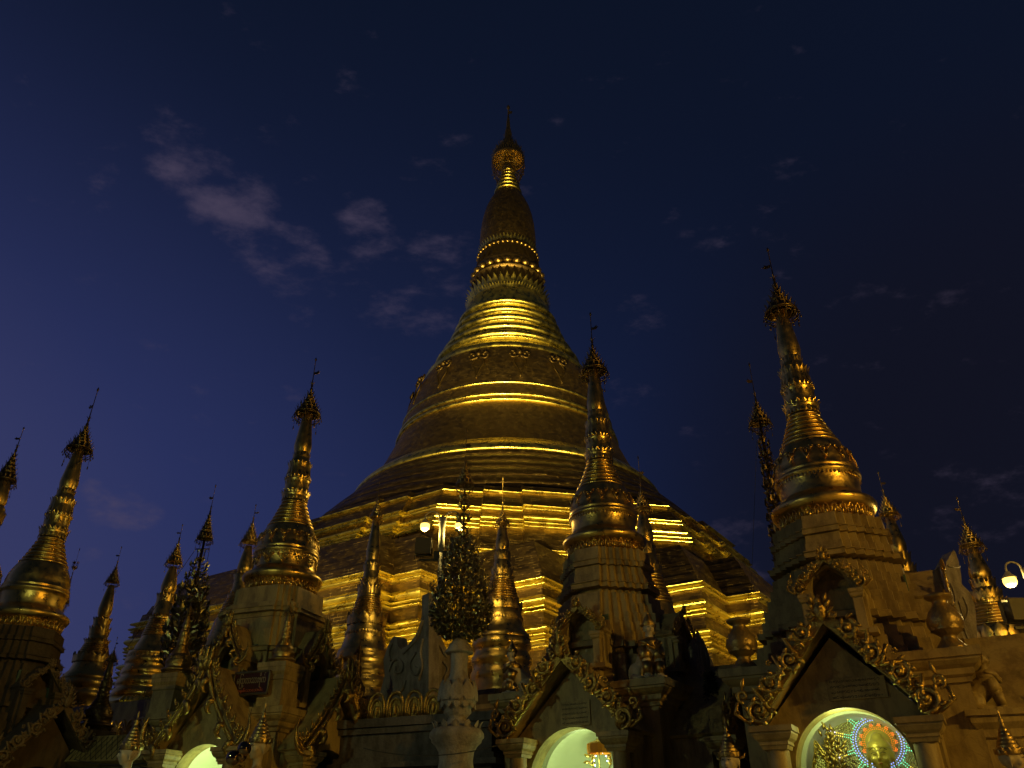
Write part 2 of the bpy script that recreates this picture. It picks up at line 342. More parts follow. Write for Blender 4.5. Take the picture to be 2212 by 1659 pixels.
# ================================================================== the great stupa
GX, GY = -0.55, 80.0
A0 = radians(-33.5)
def stupa_main():
    root = thing('great_stupa', 'giant gold plated bell shaped stupa on terraces, centre, towering over every shrine', 'stupa', (GX, GY, GZ))
    Z = lambda h: h - GZ
    def lz(mb, prof, **kw): return mb.lathe([(r, Z(h)) for r, h in prof], **kw)
    def prof_between(table, h0, h1, n):
        out = []
        for i in range(n+1):
            h = h0 + (h1-h0)*i/n
            for a, b in zip(table, table[1:]):
                if a[1] >= h >= b[1]:
                    t = (a[1]-h)/(a[1]-b[1]); out.append((a[0]+(b[0]-a[0])*t, h)); break
        return out
    # --- square lower terraces with folded corners, turned so that one corner faces the pavement
    U, W, s1, s2, u2 = 32.0, 12.0, 1.5, 7.0, 29.6
    quad = [(U, -W), (U, W), (30.5, W), (30.5, 14.2), (25.2, 14.2), (25.2, 19.3), (18.6, 19.3), (18.6, 25.0), (14.6, 25.0), (14.6, u2-1.2), (W, u2-1.2)]
    def plan(off):
        pts = []
        q = [(U, W), (30.5, W), (30.5, 14.2), (25.2, 14.2), (25.2, 19.6), (19.0, 19.6), (19.0, 27.4), (14.6, 27.4), (14.6, u2)]
        e1 = (sin(A0), -cos(A0)); e2 = (sin(A0+pi/2), -cos(A0+pi/2))
        seq = []
        for su, sv, rev in ((1, 1, 0), (-1, 1, 1), (-1, -1, 0), (1, -1, 1)):
            qq = [(su*(u+off), sv*(v+off)) for u, v in q]
            seq += qq[::-1] if rev else qq
        return [(u*e1[0]+v*e2[0], u*e1[1]+v*e2[1]) for u, v in seq]
    lower = MB(); roll = MB()
    levels = [(17.6, -1.7), (14.75, -.25)]
    lower.poly([(plan(o), Z(h)) for h, o in [(17.7, -1.7), (17.3, -1.5), (17.28, -1.38), (16.6, -1.1), (16.58, -1.0), (15.9, -.75), (15.88, -.62), (15.2, -.4), (15.18, -.25), (14.6, -.15)]][::-1], cap=True)
    def band(mb, seq):
        mb.poly([(plan(o), Z(h)) for h, o in seq][::-1], cap=False)
    band(roll, [(14.6, -.15), (14.52, .12), (14.36, .14), (14.34, -.05), (14.16, -.02), (14.14, .2), (13.98, .2), (13.96, 0)])
    band(lower, [(13.96, 0), (13.45, .02)])
    tor = lambda h0, h1, o, r: [(h0 + (h1-h0)*i/8, o + r*sin(pi*i/8)) for i in range(9)]
    band(roll, tor(13.45, 12.8, .02, .36)); band(roll, [(12.8, .02), (12.76, .22), (12.62, .22), (12.6, .05), (12.5, .05), (12.48, .2), (12.4, .2), (12.38, .05)])
    band(lower, [(12.38, .05), (11.62, .1)])
    band(roll, tor(11.62, 11.1, .1, .36)); band(roll, [(11.1, .1), (11.07, .3), (10.93, .3), (10.9, .12), (10.75, .14), (10.73, .36), (10.55, .36), (10.52, .2), (10.36, .2), (10.34, .45), (10.15, .45), (10.1, .3)])
    band(lower, [(10.1, .3), (8.9, .4)]); band(roll, tor(8.9, 8.3, .4, .4)); band(roll, [(8.3, .4), (8.25, .7), (7.9, .75), (7.85, .5)])
    band(lower, [(7.85, .5), (5.5, .9)]); band(roll, tor(5.5, 4.9, .9, .4)); band(lower, [(4.9, .9), (GZ, 1.6)])
    for h, o in ((14.44, .2), (14.06, .24), (12.69, .26), (12.44, .24), (11.0, .34), (10.64, .40), (10.25, .48), (8.08, .78)):
        rr = .05 if h > 14.9 else .09
        band(roll, [(h + rr - 2*rr*i/6, o - .01 + rr*1.1*sin(pi*i/6)) for i in range(7)])
    lower.build('lower_terrace', M_TILE, root); roll.build('terrace_moulding', M_ROLL, root)
    # --- octagonal terraces with stepped centre bays
    def octo(R, h, step=1.0):
        a8 = [radians(-11.5 + 45*i) for i in range(8)]; pts = []
        for i in range(8):
            p = Vector((R*sin(a8[i]), -R*cos(a8[i]))); q = Vector((R*sin(a8[(i+1) % 8]), -R*cos(a8[(i+1) % 8])))
            n = (p+q).normalized(); k = R/22.0*step
            for t, o in ((0, 0), (.17, 0), (.17, .45), (.33, .45), (.33, .9), (.67, .9), (.67, .45), (.83, .45), (.83, 0)):
                v = p.lerp(q, t) + n*o*k; pts.append((v.x, v.y))
        return (pts, Z(h))
    o1 = MB(); o2 = MB()
    def oband(mb, seq, cap=False): mb.poly([octo(r, h) for h, r in seq][::-1], cap=cap)
    oband(o1, [(24.5, 23.5), (24.0, 23.75)], cap=True); oband(o2, [(24.0, 23.75), (23.96, 23.95), (23.82, 24.0), (23.78, 23.8)])
    oband(o1, [(23.78, 23.8), (23.4, 24.0), (23.38, 24.15), (22.9, 24.4), (22.88, 24.55), (22.35, 24.8)])
    oband(o2, [(22.35, 24.8), (22.32, 25.05), (22.2, 25.1), (22.18, 24.9), (22.02, 24.95), (22.0, 25.2), (21.86, 25.25), (21.84, 25.0)])
    oband(o1, [(21.84, 25.0), (21.4, 25.25)])
    oband(o2, tor(21.4, 20.85, 25.25, .45)); oband(o2, [(20.85, 25.3), (20.7, 25.4), (20.66, 26.0), (20.5, 26.05), (20.48, 25.75), (20.36, 25.8), (20.34, 26.0), (20.22, 26.05), (20.2, 25.7)])
    oband(o1, [(20.2, 25.7), (19.8, 25.85), (19.78, 25.95), (19.3, 26.15), (19.28, 26.25), (18.8, 26.45), (18.78, 26.55), (18.3, 26.7)]); oband(o2, [(18.3, 26.7), (18.27, 26.95), (18.17, 26.95), (18.15, 26.75), (18.02, 26.8), (18.0, 27.05), (17.9, 27.05), (17.88, 26.6)])
    oband(o1, [(17.88, 26.6), (17.5, 26.5)])
    for h, r_ in ((23.89, 24.0), (22.26, 25.1), (21.93, 25.25), (20.58, 26.05), (20.28, 26.05), (18.22, 26.95), (17.95, 27.05)):
        rr = .085 if r_ in (24.0, 25.1, 25.25, 26.05, 26.95, 27.05) else .04
        oband(o2, [(h + rr - 2*rr*i/6, r_ - .01 + rr*1.2*sin(pi*i/6)) for i in range(7)])
    o1.build('octagonal_terrace', M_TILE, root); o2.build('octagon_moulding', M_ROLL, root)
    # upright ridge ornaments on the corners of the octagon
    # --- round bands
    cb = MB(); pr = []
    steps = [(16.4, 30.85), (16.95, 30.1), (17.95, 29.0), (19.1, 27.85), (20.3, 26.55), (21.3, 25.4), (21.75, 24.2)]
    for (ra, ha), (rb, hb) in zip(steps, steps[1:]):
        pr += [(ra, ha), (rb-.10, hb+.10), (rb-.16, hb+.04), (rb-.16, hb)]
    lz(cb, pr[::-1], seg=160); cb.build('round_band', M_TILE, root)
    lip = MB(); lz(lip, [(16.25, 30.8), (16.45, 30.88), (16.5, 31.05), (16.35, 31.35), (15.95, 31.8), (15.5, 32.2), (15.05, 32.55), (14.75, 32.72), (14.65, 32.85)], seg=160); lip.build('bell_lip', M_ROLL, root)
    bell = [(9.7, 46.2), (10.0, 45.7), (10.35, 45.0), (10.8, 44.0), (11.2, 43.0), (11.48, 42.0), (11.68, 41.0), (11.88, 40.0), (12.08, 39.0), (12.28, 38.0), (12.66, 37.0), (13.1, 36.0), (13.52, 35.0), (14.0, 34.0), (14.7, 32.75)]
    b = MB(); lz(b, bell[::-1], seg=160); b.build('bell', M_TILE_FINE, root)
    r2 = MB()
    for h in (38.98, 38.28):
        R = 12.1 if h > 38.5 else 12.3
        r2.lathe([(R-.1, Z(h-.17)), (R+.13, Z(h-.15)), (R+.17, Z(h)), (R+.1, Z(h+.15)), (R-.12, Z(h+.17))], seg=160)
    r2.lathe([(11.7, Z(40.4)), (11.9, Z(40.45)), (11.88, Z(40.62)), (11.7, Z(40.66))], seg=160)
    r2.build('bell_ring', M_ROLL, root)
    # sixteen pendant ornaments at the shoulder of the bell
    for k in range(16):
        a = radians(7 + 22.5*k)
        if cos(a) < -0.2: continue
        pb = MB(); R0 = 10.5; up = Vector((-.22*sin(a), .22*cos(a), 1)).normalized(); out = Vector((sin(a), -cos(a), 0)); sd = Vector((cos(a), sin(a), 0)); nn = sd.cross(up) * (1 if sd.cross(up).dot(out) > 0 else -1)
        base = Vector((out.x*R0, out.y*R0, Z(44.85)))
        P = lambda u, v, w=.25: base + sd*u + (-up)*v + nn*w + nn*(.05)
        for s in (-1, 1):
            pb.tube([P(s*x, y, .3) for x, y in smoothcurve([(0, 3.55), (.28, 2.5), (.62, 1.7), (.42, 1.0), (.12, .8)])], [.05]+[.09]*23+[.04], 5)
            pb.tube([P(s*x, y, .32) for x, y in smoothcurve([(.1, .7), (.75, .95), (1.05, .5), (.85, .1), (.5, .2), (.6, .5)])], .11, 5)
            pb.ball(P(s*.55, .45, .4), .17, 8, 6); pb.ball(P(s*1.0, .55, .35), .12, 8, 6)
        pb.ball(P(0, .35, .45), .26, 8, 6); pb.ball(P(0, 3.6, .3), .13, 8, 6); pb.ball(P(0, .0, .3), .2, 8, 6)
        pb.build('pendant_ornament', M_TILE_FINE, root)
    # --- seven rings (each front crest measured)
    tab = [(4.95, 58.9), (5.1, 58.0), (5.75, 55.6), (6.3, 53.9), (6.78, 52.7), (7.3, 51.6), (8.2, 50.4)]
    rg = MB(); P = []
    hs = [(5.85, 55.2), (6.32, 53.7), (6.85, 52.2), (7.7, 50.35), (8.45, 48.85)]
    P += [(5.0, 57.9), (5.15, 57.3), (5.35, 56.6), (5.6, 55.9)]
    for i, (R, h) in enumerate(hs):
        rr = .42 if i else .34
        P.append((R-.32, h+rr+.14))
        for k in range(9):
            a = pi/2 - pi*k/8; P.append((R - .30 + .55*cos(a), h + rr*sin(a)))
        P.append((R-.12, h-rr-.1))
    P += [(8.95, 47.6), (9.2, 47.15), (9.35, 47.1), (9.65, 46.85), (9.8, 46.55), (9.78, 46.25), (9.6, 46.1), (9.8, 45.95)]
    lz(rg, P[::-1], seg=128); rg.build('ring_moulding', M_ROLL, root)
    # --- lotus bands
    lb = MB()
    lz(lb, [(5.0, 57.95), (4.85, 58.4), (4.7, 58.9), (4.65, 59.3), (4.5, 59.6), (4.4, 60.0), (4.3, 61.2), (4.42, 61.55), (4.6, 61.65), (4.6, 61.9), (4.35, 62.0), (4.2, 62.3), (4.1, 63.2), (4.2, 63.5), (4.15, 63.8), (3.85, 64.3), (3.7, 66.2), (3.65, 66.9), (3.6, 67.6)], seg=96)
    lb.build('lotus_core', M_TILE_FINE, root)
    def ringpet(name, n, R, h, w, hh, bulge, down=False, mt=M_ROLL, ph=0):
        m = MB()
        for k in range(n):
            a = 2*pi*k/n + ph; o = Vector((sin(a), -cos(a), 0))
            m.petal((o.x*R, o.y*R, Z(h)), (0, 0, -1 if down else 1), o, w, hh, bulge)
        m.build(name, mt, root)
    ringpet('fringe_petals', 90, 5.0, 57.8, .36, .75, .45); ringpet('crest_petals', 40, 4.72, 58.75, .74, 1.15, .45)
    ringpet('dark_petals', 30, 4.38, 59.8, .9, 1.9, .0, mt=M_TILE_FINE)
    ringpet('large_petals', 26, 3.78, 66.3, 1.0, 2.4, .10, True, M_TILE_FINE)
    ringpet('upper_fringe', 52, 3.66, 66.5, .38, .75, .4)
    bd = MB()
    for k in range(24):
        a = 2*pi*k/24; bd.ball((4.35*sin(a), -4.35*cos(a), Z(62.5)), (.50, .45, .46), 12, 8)
    bd.build('bead_row', M_GOLDW, root); bd = MB()
    for k in range(40):
        a = 2*pi*k/40; bd.ball((3.86*sin(a), -3.86*cos(a), Z(65.9)), (.27, .24, .24), 8, 6)
    bd.build('bead_row', M_GOLDW, root)
    # --- plantain bud, upper rings, umbrella, spire
    bu = MB(); lz(bu, [(3.55, 66.9), (3.68, 67.8), (3.7, 69.0), (3.62, 70.4), (3.5, 71.8), (3.28, 73.2), (2.95, 74.6), (2.5, 75.8), (2.1, 76.7), (1.8, 77.3), (1.65, 77.8)], seg=96); bu.build('banana_bud', M_TILE_FINE, root)
    ur = MB(); P = [(1.75, 77.3)]
    for R, h in ((1.80, 77.7), (1.55, 78.6), (1.32, 79.45), (1.12, 80.3), (.97, 81.05), (.87, 81.75)):
        P += [(R-.2, h-.3)] + [(R-.1+.2*cos(-pi/2+pi*k/6), h+.2*sin(-pi/2+pi*k/6)) for k in range(7)] + [(R-.22, h+.3)]
    P += [(.7, 82.3), (.65, 85.5)]
    lz(ur, P, seg=64); ur.build('upper_ring', M_ROLL, root)
    um = MB()
    ZU = lambda h: 83.9+(h-85.2)*1.144
    lz(um, [(r, ZU(h)) for r, h in [(2.25, 85.2), (2.3, 85.3), (2.3, 85.6), (2.1, 85.65), (2.1, 86.2), (1.95, 86.25), (1.9, 86.6), (1.65, 86.65), (1.6, 87.0), (1.35, 87.05), (1.3, 87.4), (1.05, 87.5), (1.0, 87.9), (.8, 88.0), (.75, 88.4), (.6, 88.6), (.5, 89.6), (.55, 89.9), (.5, 90.2), (.3, 91.2), (.25, 92.2), (.12, 93.4)]], seg=48)
    for ring, (R, h, n) in enumerate(((2.3, 85.6, 44), (2.0, 86.25, 36), (1.65, 86.9, 28), (1.3, 87.5, 22), (.95, 88.1, 16), (.6, 89.0, 12))):
        for k in range(n):
            a = 2*pi*(k+.5*(ring % 2))/n; o = Vector((sin(a), -cos(a), 0)); um.petal((o.x*R, o.y*R, Z(ZU(h))), (0, 0, 1), o, .2, .55 if k % 3 else .95, .15, n=3)
    um.build('umbrella_crown', M_GOLDW, root)
    cg = MB()      # the hanging cage of bells under the umbrella
    for k in range(30):
        a = 2*pi*k/30; o = (sin(a), -cos(a))
        pts = [(o[0]*r, o[1]*r, Z(h-1.5)) for r, h in ((2.25, 85.3), (2.3, 84.4), (2.1, 83.2), (1.7, 82.0), (1.45, 80.8), (1.35, 79.6))]
        cg.tube(pts, .035, 4)
        for j in range(9):
            r, h = ((2.25, 85.3), (2.3, 84.4), (2.1, 83.2), (1.7, 82.0), (1.45, 80.8))[j % 5]; rr = r + random.uniform(-.25, .08)
            aa = a + random.uniform(-.1, .1); cg.leaf((sin(aa)*rr, -cos(aa)*rr, Z(h - 1.5 + random.uniform(-.5, .5))), (random.uniform(-1, 1), random.uniform(-1, 1), -2), .22, .42)
    for h, R in ((84.4, 2.3), (83.2, 2.12), (82.0, 1.72), (85.0, 2.3)):
        cg.lathe([(R, Z(h-1.5)), (R+.05, Z(h-1.45)), (R, Z(h-1.38))], seg=48)
    cg.build('bell_cage', M_GOLDW, root)
    sp = MB(); lz(sp, [(.12, 93.4), (.09, 94.6), (.2, 94.75), (.28, 95.0), (.2, 95.3), (.05, 95.6)], seg=12)
    sp.add([(0, 0, Z(93.6)), (.55, 0, Z(93.75)), (.6, 0, Z(94.25)), (0, 0, Z(94.3)), (0, .05, Z(94))], [(0, 1, 2, 3), (0, 4, 1), (3, 2, 4)], None, False)
    sp.build('diamond_vane', M_GOLDW, root)
    return root
stupa_main()
# ================================================================== small gilded stupas
def umbrella(root, zb, r, zt, ztip, mat, flagside=1, wires=True, n=14):
    """tiered crown at height zb..zt, then a rod with a flag vane and a bud up to ztip"""
    m = MB(); H = zt - zb; pr = [(r*.80, zb), (r*.98, zb + .01*H), (r, zb+.06*H)]
    tiers = 6
    for i in range(tiers):
        t0 = .10 + .9*i/tiers; t1 = .10 + .9*(i+1)/tiers
        q = lambda t: r*((1-t)**1.25*.92 + .07)
        pr += [(q(t0), zb+H*t0), (q(t1)*1.08, zb+H*(t1-.02)), (q(t1)*.97, zb+H*t1)]
    m.lathe(pr, 20)
    for i in range(tiers):
        t = .08 + .9*i/tiers; rr = r*((1-t)**1.25*.92+.10); k2 = max(6, int(n*(1-.12*i)))
        for k in range(k2):
            a = 2*pi*(k+.5*(i % 2))/k2; o = Vector((sin(a), -cos(a), 0))
            m.petal((o.x*rr, o.y*rr, zb+H*t), (0, 0, 1), o, r*.17, r*.34, .35, n=2)
    m.build('umbrella_crown', mat, root)
    c = MB()
    for k in range(n):
        a = 2*pi*k/n; o = (sin(a), -cos(a))
        c.tube([(o[0]*r*q, o[1]*r*q, zb + r*h) for q, h in ((.95, .02), (1.03, -.15), (.98, -.38), (.75, -.62), (.50, -.70))], r*.030, 4)
        c.tube([(o[0]*r*1.02, o[1]*r*1.02, zb - r*.1), (o[0]*r*1.12, o[1]*r*1.12, zb - r*.32)], r*.02, 3)
        c.ball((o[0]*r*1.12, o[1]*r*1.12, zb - r*.42), (r*.055, r*.055, r*.10), 6, 4)
        if k % 3 == 0:
            c.tube([(o[0]*r*.9, o[1]*r*.9, zb - r*.5), (o[0]*r*.93, o[1]*r*.93, zb - r*1.25)], r*.015, 3); c.ball((o[0]*r*.93, o[1]*r*.93, zb - r*1.3), (r*.05, r*.05, r*.16), 6, 4)
    for q, h in ((.99, -.36), (1.03, -.14)):
        c.lathe([(r*q, zb+r*h), (r*(q+.04), zb+r*(h+.02)), (r*q, zb+r*(h+.05))], 20)
    c.build('hanging_bells', mat, root)
    d = MB(); L = ztip - zt
    d.lathe([(r*.10, zt-.02*L), (r*.13, zt+.05*L), (r*.06, zt+.10*L), (r*.11, zt+.15*L), (r*.05, zt+.20*L), (r*.035, zt+.45*L), (r*.03, zt+.88*L), (r*.085, zt+.92*L), (r*.095, zt+.94*L), (r*.02, ztip)], 8)
    for k in range(4): d.petal((r*.05*cos(k*1.57), r*.05*sin(k*1.57), zt+.17*L), (0, 0, 1), (cos(k*1.57), sin(k*1.57), 0), r*.12, r*.25, .9, n=2)
    d.build('spire_rod', mat, root)
    v = MB(); x = r*.05*flagside; s = flagside; zz = zt + .50*L
    v.ribbon([(x, zz-.02*L), (x+s*r*.35, zz-.03*L), (x+s*r*.55, zz+.03*L), (x+s*r*.38, zz+.035*L), (x+s*r*.42, zz+.08*L), (x+s*r*.2, zz+.04*L), (x, zz+.05*L)], -.008, .008)
    v.build('flag_vane', mat, root)
def motif_band(mb, z, r, n, w, h, slope=0.0):
    """raised pendant and swag ornaments around a bell"""
    for k in range(n):
        a = 2*pi*k/n; o = Vector((sin(a), -cos(a), 0)); sd = Vector((cos(a), sin(a), 0))
        def P(u, v, e=.0): rr = r + slope*v; return o*(rr+e) + sd*u + Vector((0, 0, z - v))
        for s in (-1, 1):
            mb.tube([P(s*x*w, y*h, .012) for x, y in ((0, 1), (.12, .7), (.24, .42), (.16, .2), (.02, .12))], w*.045, 4)
            mb.tube([P(s*x*w, y*h, .012) for x, y in ((.06, .1), (.3, .3), (.42, .1), (.34, -.02), (.24, .08))], w*.05, 4)
        mb.ball(P(0, h*.35, .01), (w*.11, w*.11, h*.16), 6, 5); mb.ball(P(w*.5, h*.02, .01), w*.07, 6, 4)
def template_stupa(root, z0, s=1.0, sr=1.0, mat=M_GOLD, crown=M_DARKG, ztip=8.23, flag=1, rich=1):
    """the bell stupa that crowns each shrine: z0 is the foot of the petal band"""
    Z = lambda z: z0 + z*s; R = lambda r: r*sr
    def L(name, prof, seg=56, mt=mat, mod=None):
        m = MB(); m.lathe([(R(r), Z(z)) for r, z in prof], seg, mod=mod); return m.build(name, mt, root)
    # band of upright petals
    m = MB(); m.lathe([(R(1.0), Z(-.03)), (R(.98), Z(.02)), (R(.92), Z(.06)), (R(.90), Z(.24))], 48)
    n = 36
    for k in range(n):
        a = 2*pi*k/n; o = Vector((sin(a), -cos(a), 0)); sd = Vector((cos(a), sin(a), 0)); b = o*R(.985)
        m.tube([b + sd*q*R(.062) + Vector((0, 0, Z(h))) + o*R(e) for q, h, e in ((-1, 0, 0), (-1, .1, .02), (-.7, .19, .04), (0, .24, .055), (.7, .19, .04), (1, .1, .02), (1, 0, 0))], R(.014), 4)
        m.ball(b + Vector((0, 0, Z(.09))), (R(.032), R(.032), R(.08)), 6, 5)
    m.build('petal_band', mat, root)
    L('bell_skirt', [(.90, .20), (1.02, .22), (1.10, .28), (1.145, .36), (1.15, .42), (1.12, .47), (1.02, .53), (.95, .60), (.90, .66)], 64)
    m = MB(); m.lathe([(R(r), Z(z)) for r, z in ((.90, .66), (.885, .72), (.89, .85), (.90, 1.0), (.915, 1.06), (.955, 1.09), (.965, 1.13), (.955, 1.17), (.925, 1.19), (.92, 1.21), (.94, 1.24), (.93, 1.28), (.90, 1.31), (.895, 1.45), (.86, 1.62), (.80, 1.78), (.74, 1.90), (.70, 1.97))], 72); m.build('bell', mat, root)
    if rich:
        m = MB(); motif_band(m, Z(1.72), R(.84), 14, R(.32), .34*s, slope=.28); m.build('bell_swag', mat, root); m = MB()
        for k in range(64):
            a = 2*pi*k/64; m.petal((R(.925)*sin(a), -R(.925)*cos(a), Z(1.07)), (0, 0, -1), (sin(a), -cos(a), 0), R(.07), R(.09), .1, n=2)
        m.build('bell_trim', mat, root); m = MB()
        if rich == 2: motif_band(m, Z(.98), R(.90), 12, R(.42), .26*s, slope=0)
        if rich == 2: m.build('bell_relief', mat, root)
    m = MB(); P = []
    n = 7
    for i in range(n):
        t = i/(n-1); rr = .66 - .30*t**.85; z = 2.02 + .80*t; w = .068*(1-.25*t)
        P += [(rr-.03, z - .062)] + [(rr + w*.62*cos(-pi/2+pi*k/6), z + w*.72*sin(-pi/2+pi*k/6)) for k in range(7)]
    P += [(.33, 2.88), (.33, 2.95)]
    m.lathe([(R(r), Z(z)) for r, z in P], 56); m.build('ring_moulding', mat, root)
    m = MB(); m.lathe([(R(r), Z(z)) for r, z in ((.34, 2.9), (.37, 2.95), (.36, 3.0), (.42, 3.06), (.40, 3.12), (.36, 3.16), (.37, 3.3), (.34, 3.5), (.37, 3.56), (.385, 3.62), (.36, 3.68), (.345, 3.75), (.34, 3.95), (.31, 4.1), (.34, 4.2), (.30, 4.26), (.25, 4.4), (.235, 4.58))], 40)
    def pr(n_, r, z, w, h, b, dn=False):
        for k in range(n_):
            a = 2*pi*k/n_; o = Vector((sin(a), -cos(a), 0)); m.petal((o.x*R(r), o.y*R(r), Z(z)), (0, 0, -1 if dn else 1), o, R(w), h*s, b)
    pr(18, .385, 3.05, .14, .16, .45); pr(20, .375, 3.06, .11, .20, .12, True); pr(16, .345, 3.27, .13, .26, .08); pr(20, .37, 3.58, .10, .11, .4); pr(16, .34, 3.95, .12, .22, .15, True)
    pr(16, .325, 3.98, .12, .22, .28); pr(16, .25, 4.32, .09, .24, .10)
    for k in range(24): a = 2*pi*k/24; m.ball((R(.385)*sin(a), -R(.385)*cos(a), Z(3.62)), R(.032), 6, 4)
    m.build('lotus_band', mat, root)
    L('banana_bud', [(.235, 4.56), (.262, 4.66), (.280, 4.80), (.272, 4.9), (.262, 4.98), (.235, 5.2), (.20, 5.5), (.168, 5.8), (.14, 6.15), (.12, 6.3)], 32)
    umbrella(root, Z(5.98), R(.42), Z(6.9), Z(ztip), crown, flag)
def fit_stupa(name, label, Y, xa, ytip, spec, mat=M_GOLD, crown=M_GOLDW, crownspec=None, group=None, flag=1, foot=None, seg=48, rz=0.0):
    """xa: picture x of the axis by height (list of (x, y)); spec: (part, kind, data...) with y and half width in the picture"""
    X = sum(at(x, y, Y).x for x, y in xa)/len(xa)
    root = thing(name, label, 'stupa', (X, Y, GZ), rz, group)
    def zr(y, w):
        p = at(CX + (X/Y)*0, y, Y); k = Y
        # the picture row of a point on the axis
        r = ray(CX, y); z = r.z*(Y/r.y); d = Y*CT + z*ST
        return (w/F*d, z - GZ)
    for it in spec:
        part, kind = it[0], it[1]
        if kind == 'lathe':
            m = MB(); m.lathe([zr(y, w) for y, w in it[2]][::-1], seg); 
            if len(it) > 3:
                for (n_, y, w, pw, ph, b, dn) in it[3]:
                    r, z = zr(y, w)
                    for k in range(n_):
                        a = 2*pi*k/n_; o = Vector((sin(a), -cos(a), 0)); m.petal((o.x*r, o.y*r, z), (0, 0, -1 if dn else 1), o, pw, ph, b, n=3)
            m.build(part, mat, root)
        elif kind == 'rings':
            y0, w0, y1, w1, n = it[2:7]; r0, z0 = zr(y0, w0); r1, z1 = zr(y1, w1)
            m = MB(); m.lathe(rings_profile(r1, z1, r0, z0, n, .6), seg)
            m.build(part, mat, root)
    yb, wb, yt = crownspec; r, zb = zr(yb, wb); _, zt = zr(yt, 1); _, ztp = zr(ytip, 1)
    umbrella(root, zb, r, zt, ztp, crown, flag)
    if foot:
        m = MB(); y, w, mt = foot; r, z = zr(y, w)
        m.poly([(redent(r*k), zz) for k, zz in ((1.12, 0), (1.1, z*.5), (1.05, z*.9), (1.15, z*.92), (1.15, z*.97), (1.0, z))], mat=Matrix.Rotation(A0 - rz, 4, 'Z')); m.build('plinth', mt, root)
    return root
def redent(h, steps=4, inner=.46, cut=.20):
    """plan of a square whose corners are folded into small steps"""
    q = []
    for i in range(steps):
        a = h*(1 - cut*i/(steps-1)); b = h*(inner + (1-cut-inner)*i/(steps-1)); b2 = h*(inner + (1-cut-inner)*(i+1)/(steps-1)) if i < steps-1 else None
        q.append((a, b))
        if b2 is not None: q.append((a - h*cut/(steps-1)*1.0, b))
    # mirror the run of steps to finish the corner
    pts = q + [(b, a) for a, b in q[::-1][1:]]
    out = []
    for s in range(4):
        c, sn = cos(s*pi/2), sin(s*pi/2)
        out += [(x*c - y*sn, x*sn + y*c) for x, y in pts]
    return out
# ================================================================== the shrines that carry the bell stupas
def spiral(cx, cz, r, a0, turns, y, n=22, rin=.12, sgn=1):
    return [(cx + r*(1-(1-rin)*(k/n)**.85)*cos(a0+sgn*turns*2*pi*k/n), y, cz + r*(1-(1-rin)*(k/n)**.85)*sin(a0+sgn*turns*2*pi*k/n)) for k in range(n+1)]
def leafblob(mb, x, z, y, a, l, w):
    p0 = Vector((x, y, z)); d = Vector((cos(a), 0, sin(a))); pts = [p0, p0+d*l*.35+Vector((0, -w*.3, 0)), p0+d*l*.7+Vector((0, -w*.35, 0)), p0+d*l]
    mb.tube(pts, [w*.25, w*.55, w*.4, w*.06], 5, flat=.7)
def scroll_rake(mb, x0, z0, x1, z1, band, y, n, side, seed):
    """a raking band of acanthus scrolls from the foot (x0,z0) to the crown (x1,z1)"""
    rnd = random.Random(seed); L = math.hypot(x1-x0, z1-z0); ux, uz = (x1-x0)/L, (z1-z0)/L; nx, nz = -uz*side, ux*side   # outward normal
    for i in range(n):
        t = (i+.5)/n; r = band*(.50 if i else .58)*(1 - .18*t); o = band*(.30 + (.07 if i % 2 else -.07))
        cx, cz = x0+ux*L*t + nx*o, z0+uz*L*t + nz*o; s = 1 if i % 2 else -1; s *= side
        a = atan2(uz, ux) + (pi*.5 if i % 2 else -pi*.5)*side + pi*(.15)
        th = band*.105
        sp = spiral(cx, cz, r, a, 1.55, y, 26, .16, s); mb.tube(sp, [th*.5]+[th*1.15]*8+[th]*9+[th*.8]*9, 6)
        mb.ball((cx, y-.02, cz), (band*.14, band*.12, band*.14), 8, 6)
        sp2 = spiral(cx, cz, r*.62, a+2.2, .7, y-.01, 14, .4, s); mb.tube(sp2, th*.6, 5)
        for j in range(6):
            b = a + s*j*1.05 + .3; rr = r*(1.0-.1*j); leafblob(mb, cx+cos(b)*rr, cz+sin(b)*rr, y, b+s*1.0, band*.34, band*.22)
        # stem to the next scroll
        if i < n-1:
            t2 = (i+1.0)/n; q = band*(.12 if i % 2 else .86)
            mb.tube([(cx+cos(a)*r, y, cz+sin(a)*r), (x0+ux*L*t2+nx*q, y-.015, z0+uz*L*t2+nz*q), (x0+ux*L*(t2+.3/n)+nx*(band-q), y, z0+uz*L*(t2+.3/n)+nz*(band-q))], th, 5)
        # small flower between scrolls
        fx, fz = x0+ux*L*(i/n)+nx*band*(.16 if i % 2 else .9), z0+uz*L*(i/n)+nz*band*(.16 if i % 2 else .9)
        for k in range(5): mb.ball((fx+cos(k*1.257)*band*.09, y-.01, fz+sin(k*1.257)*band*.09), band*.06, 5, 4)
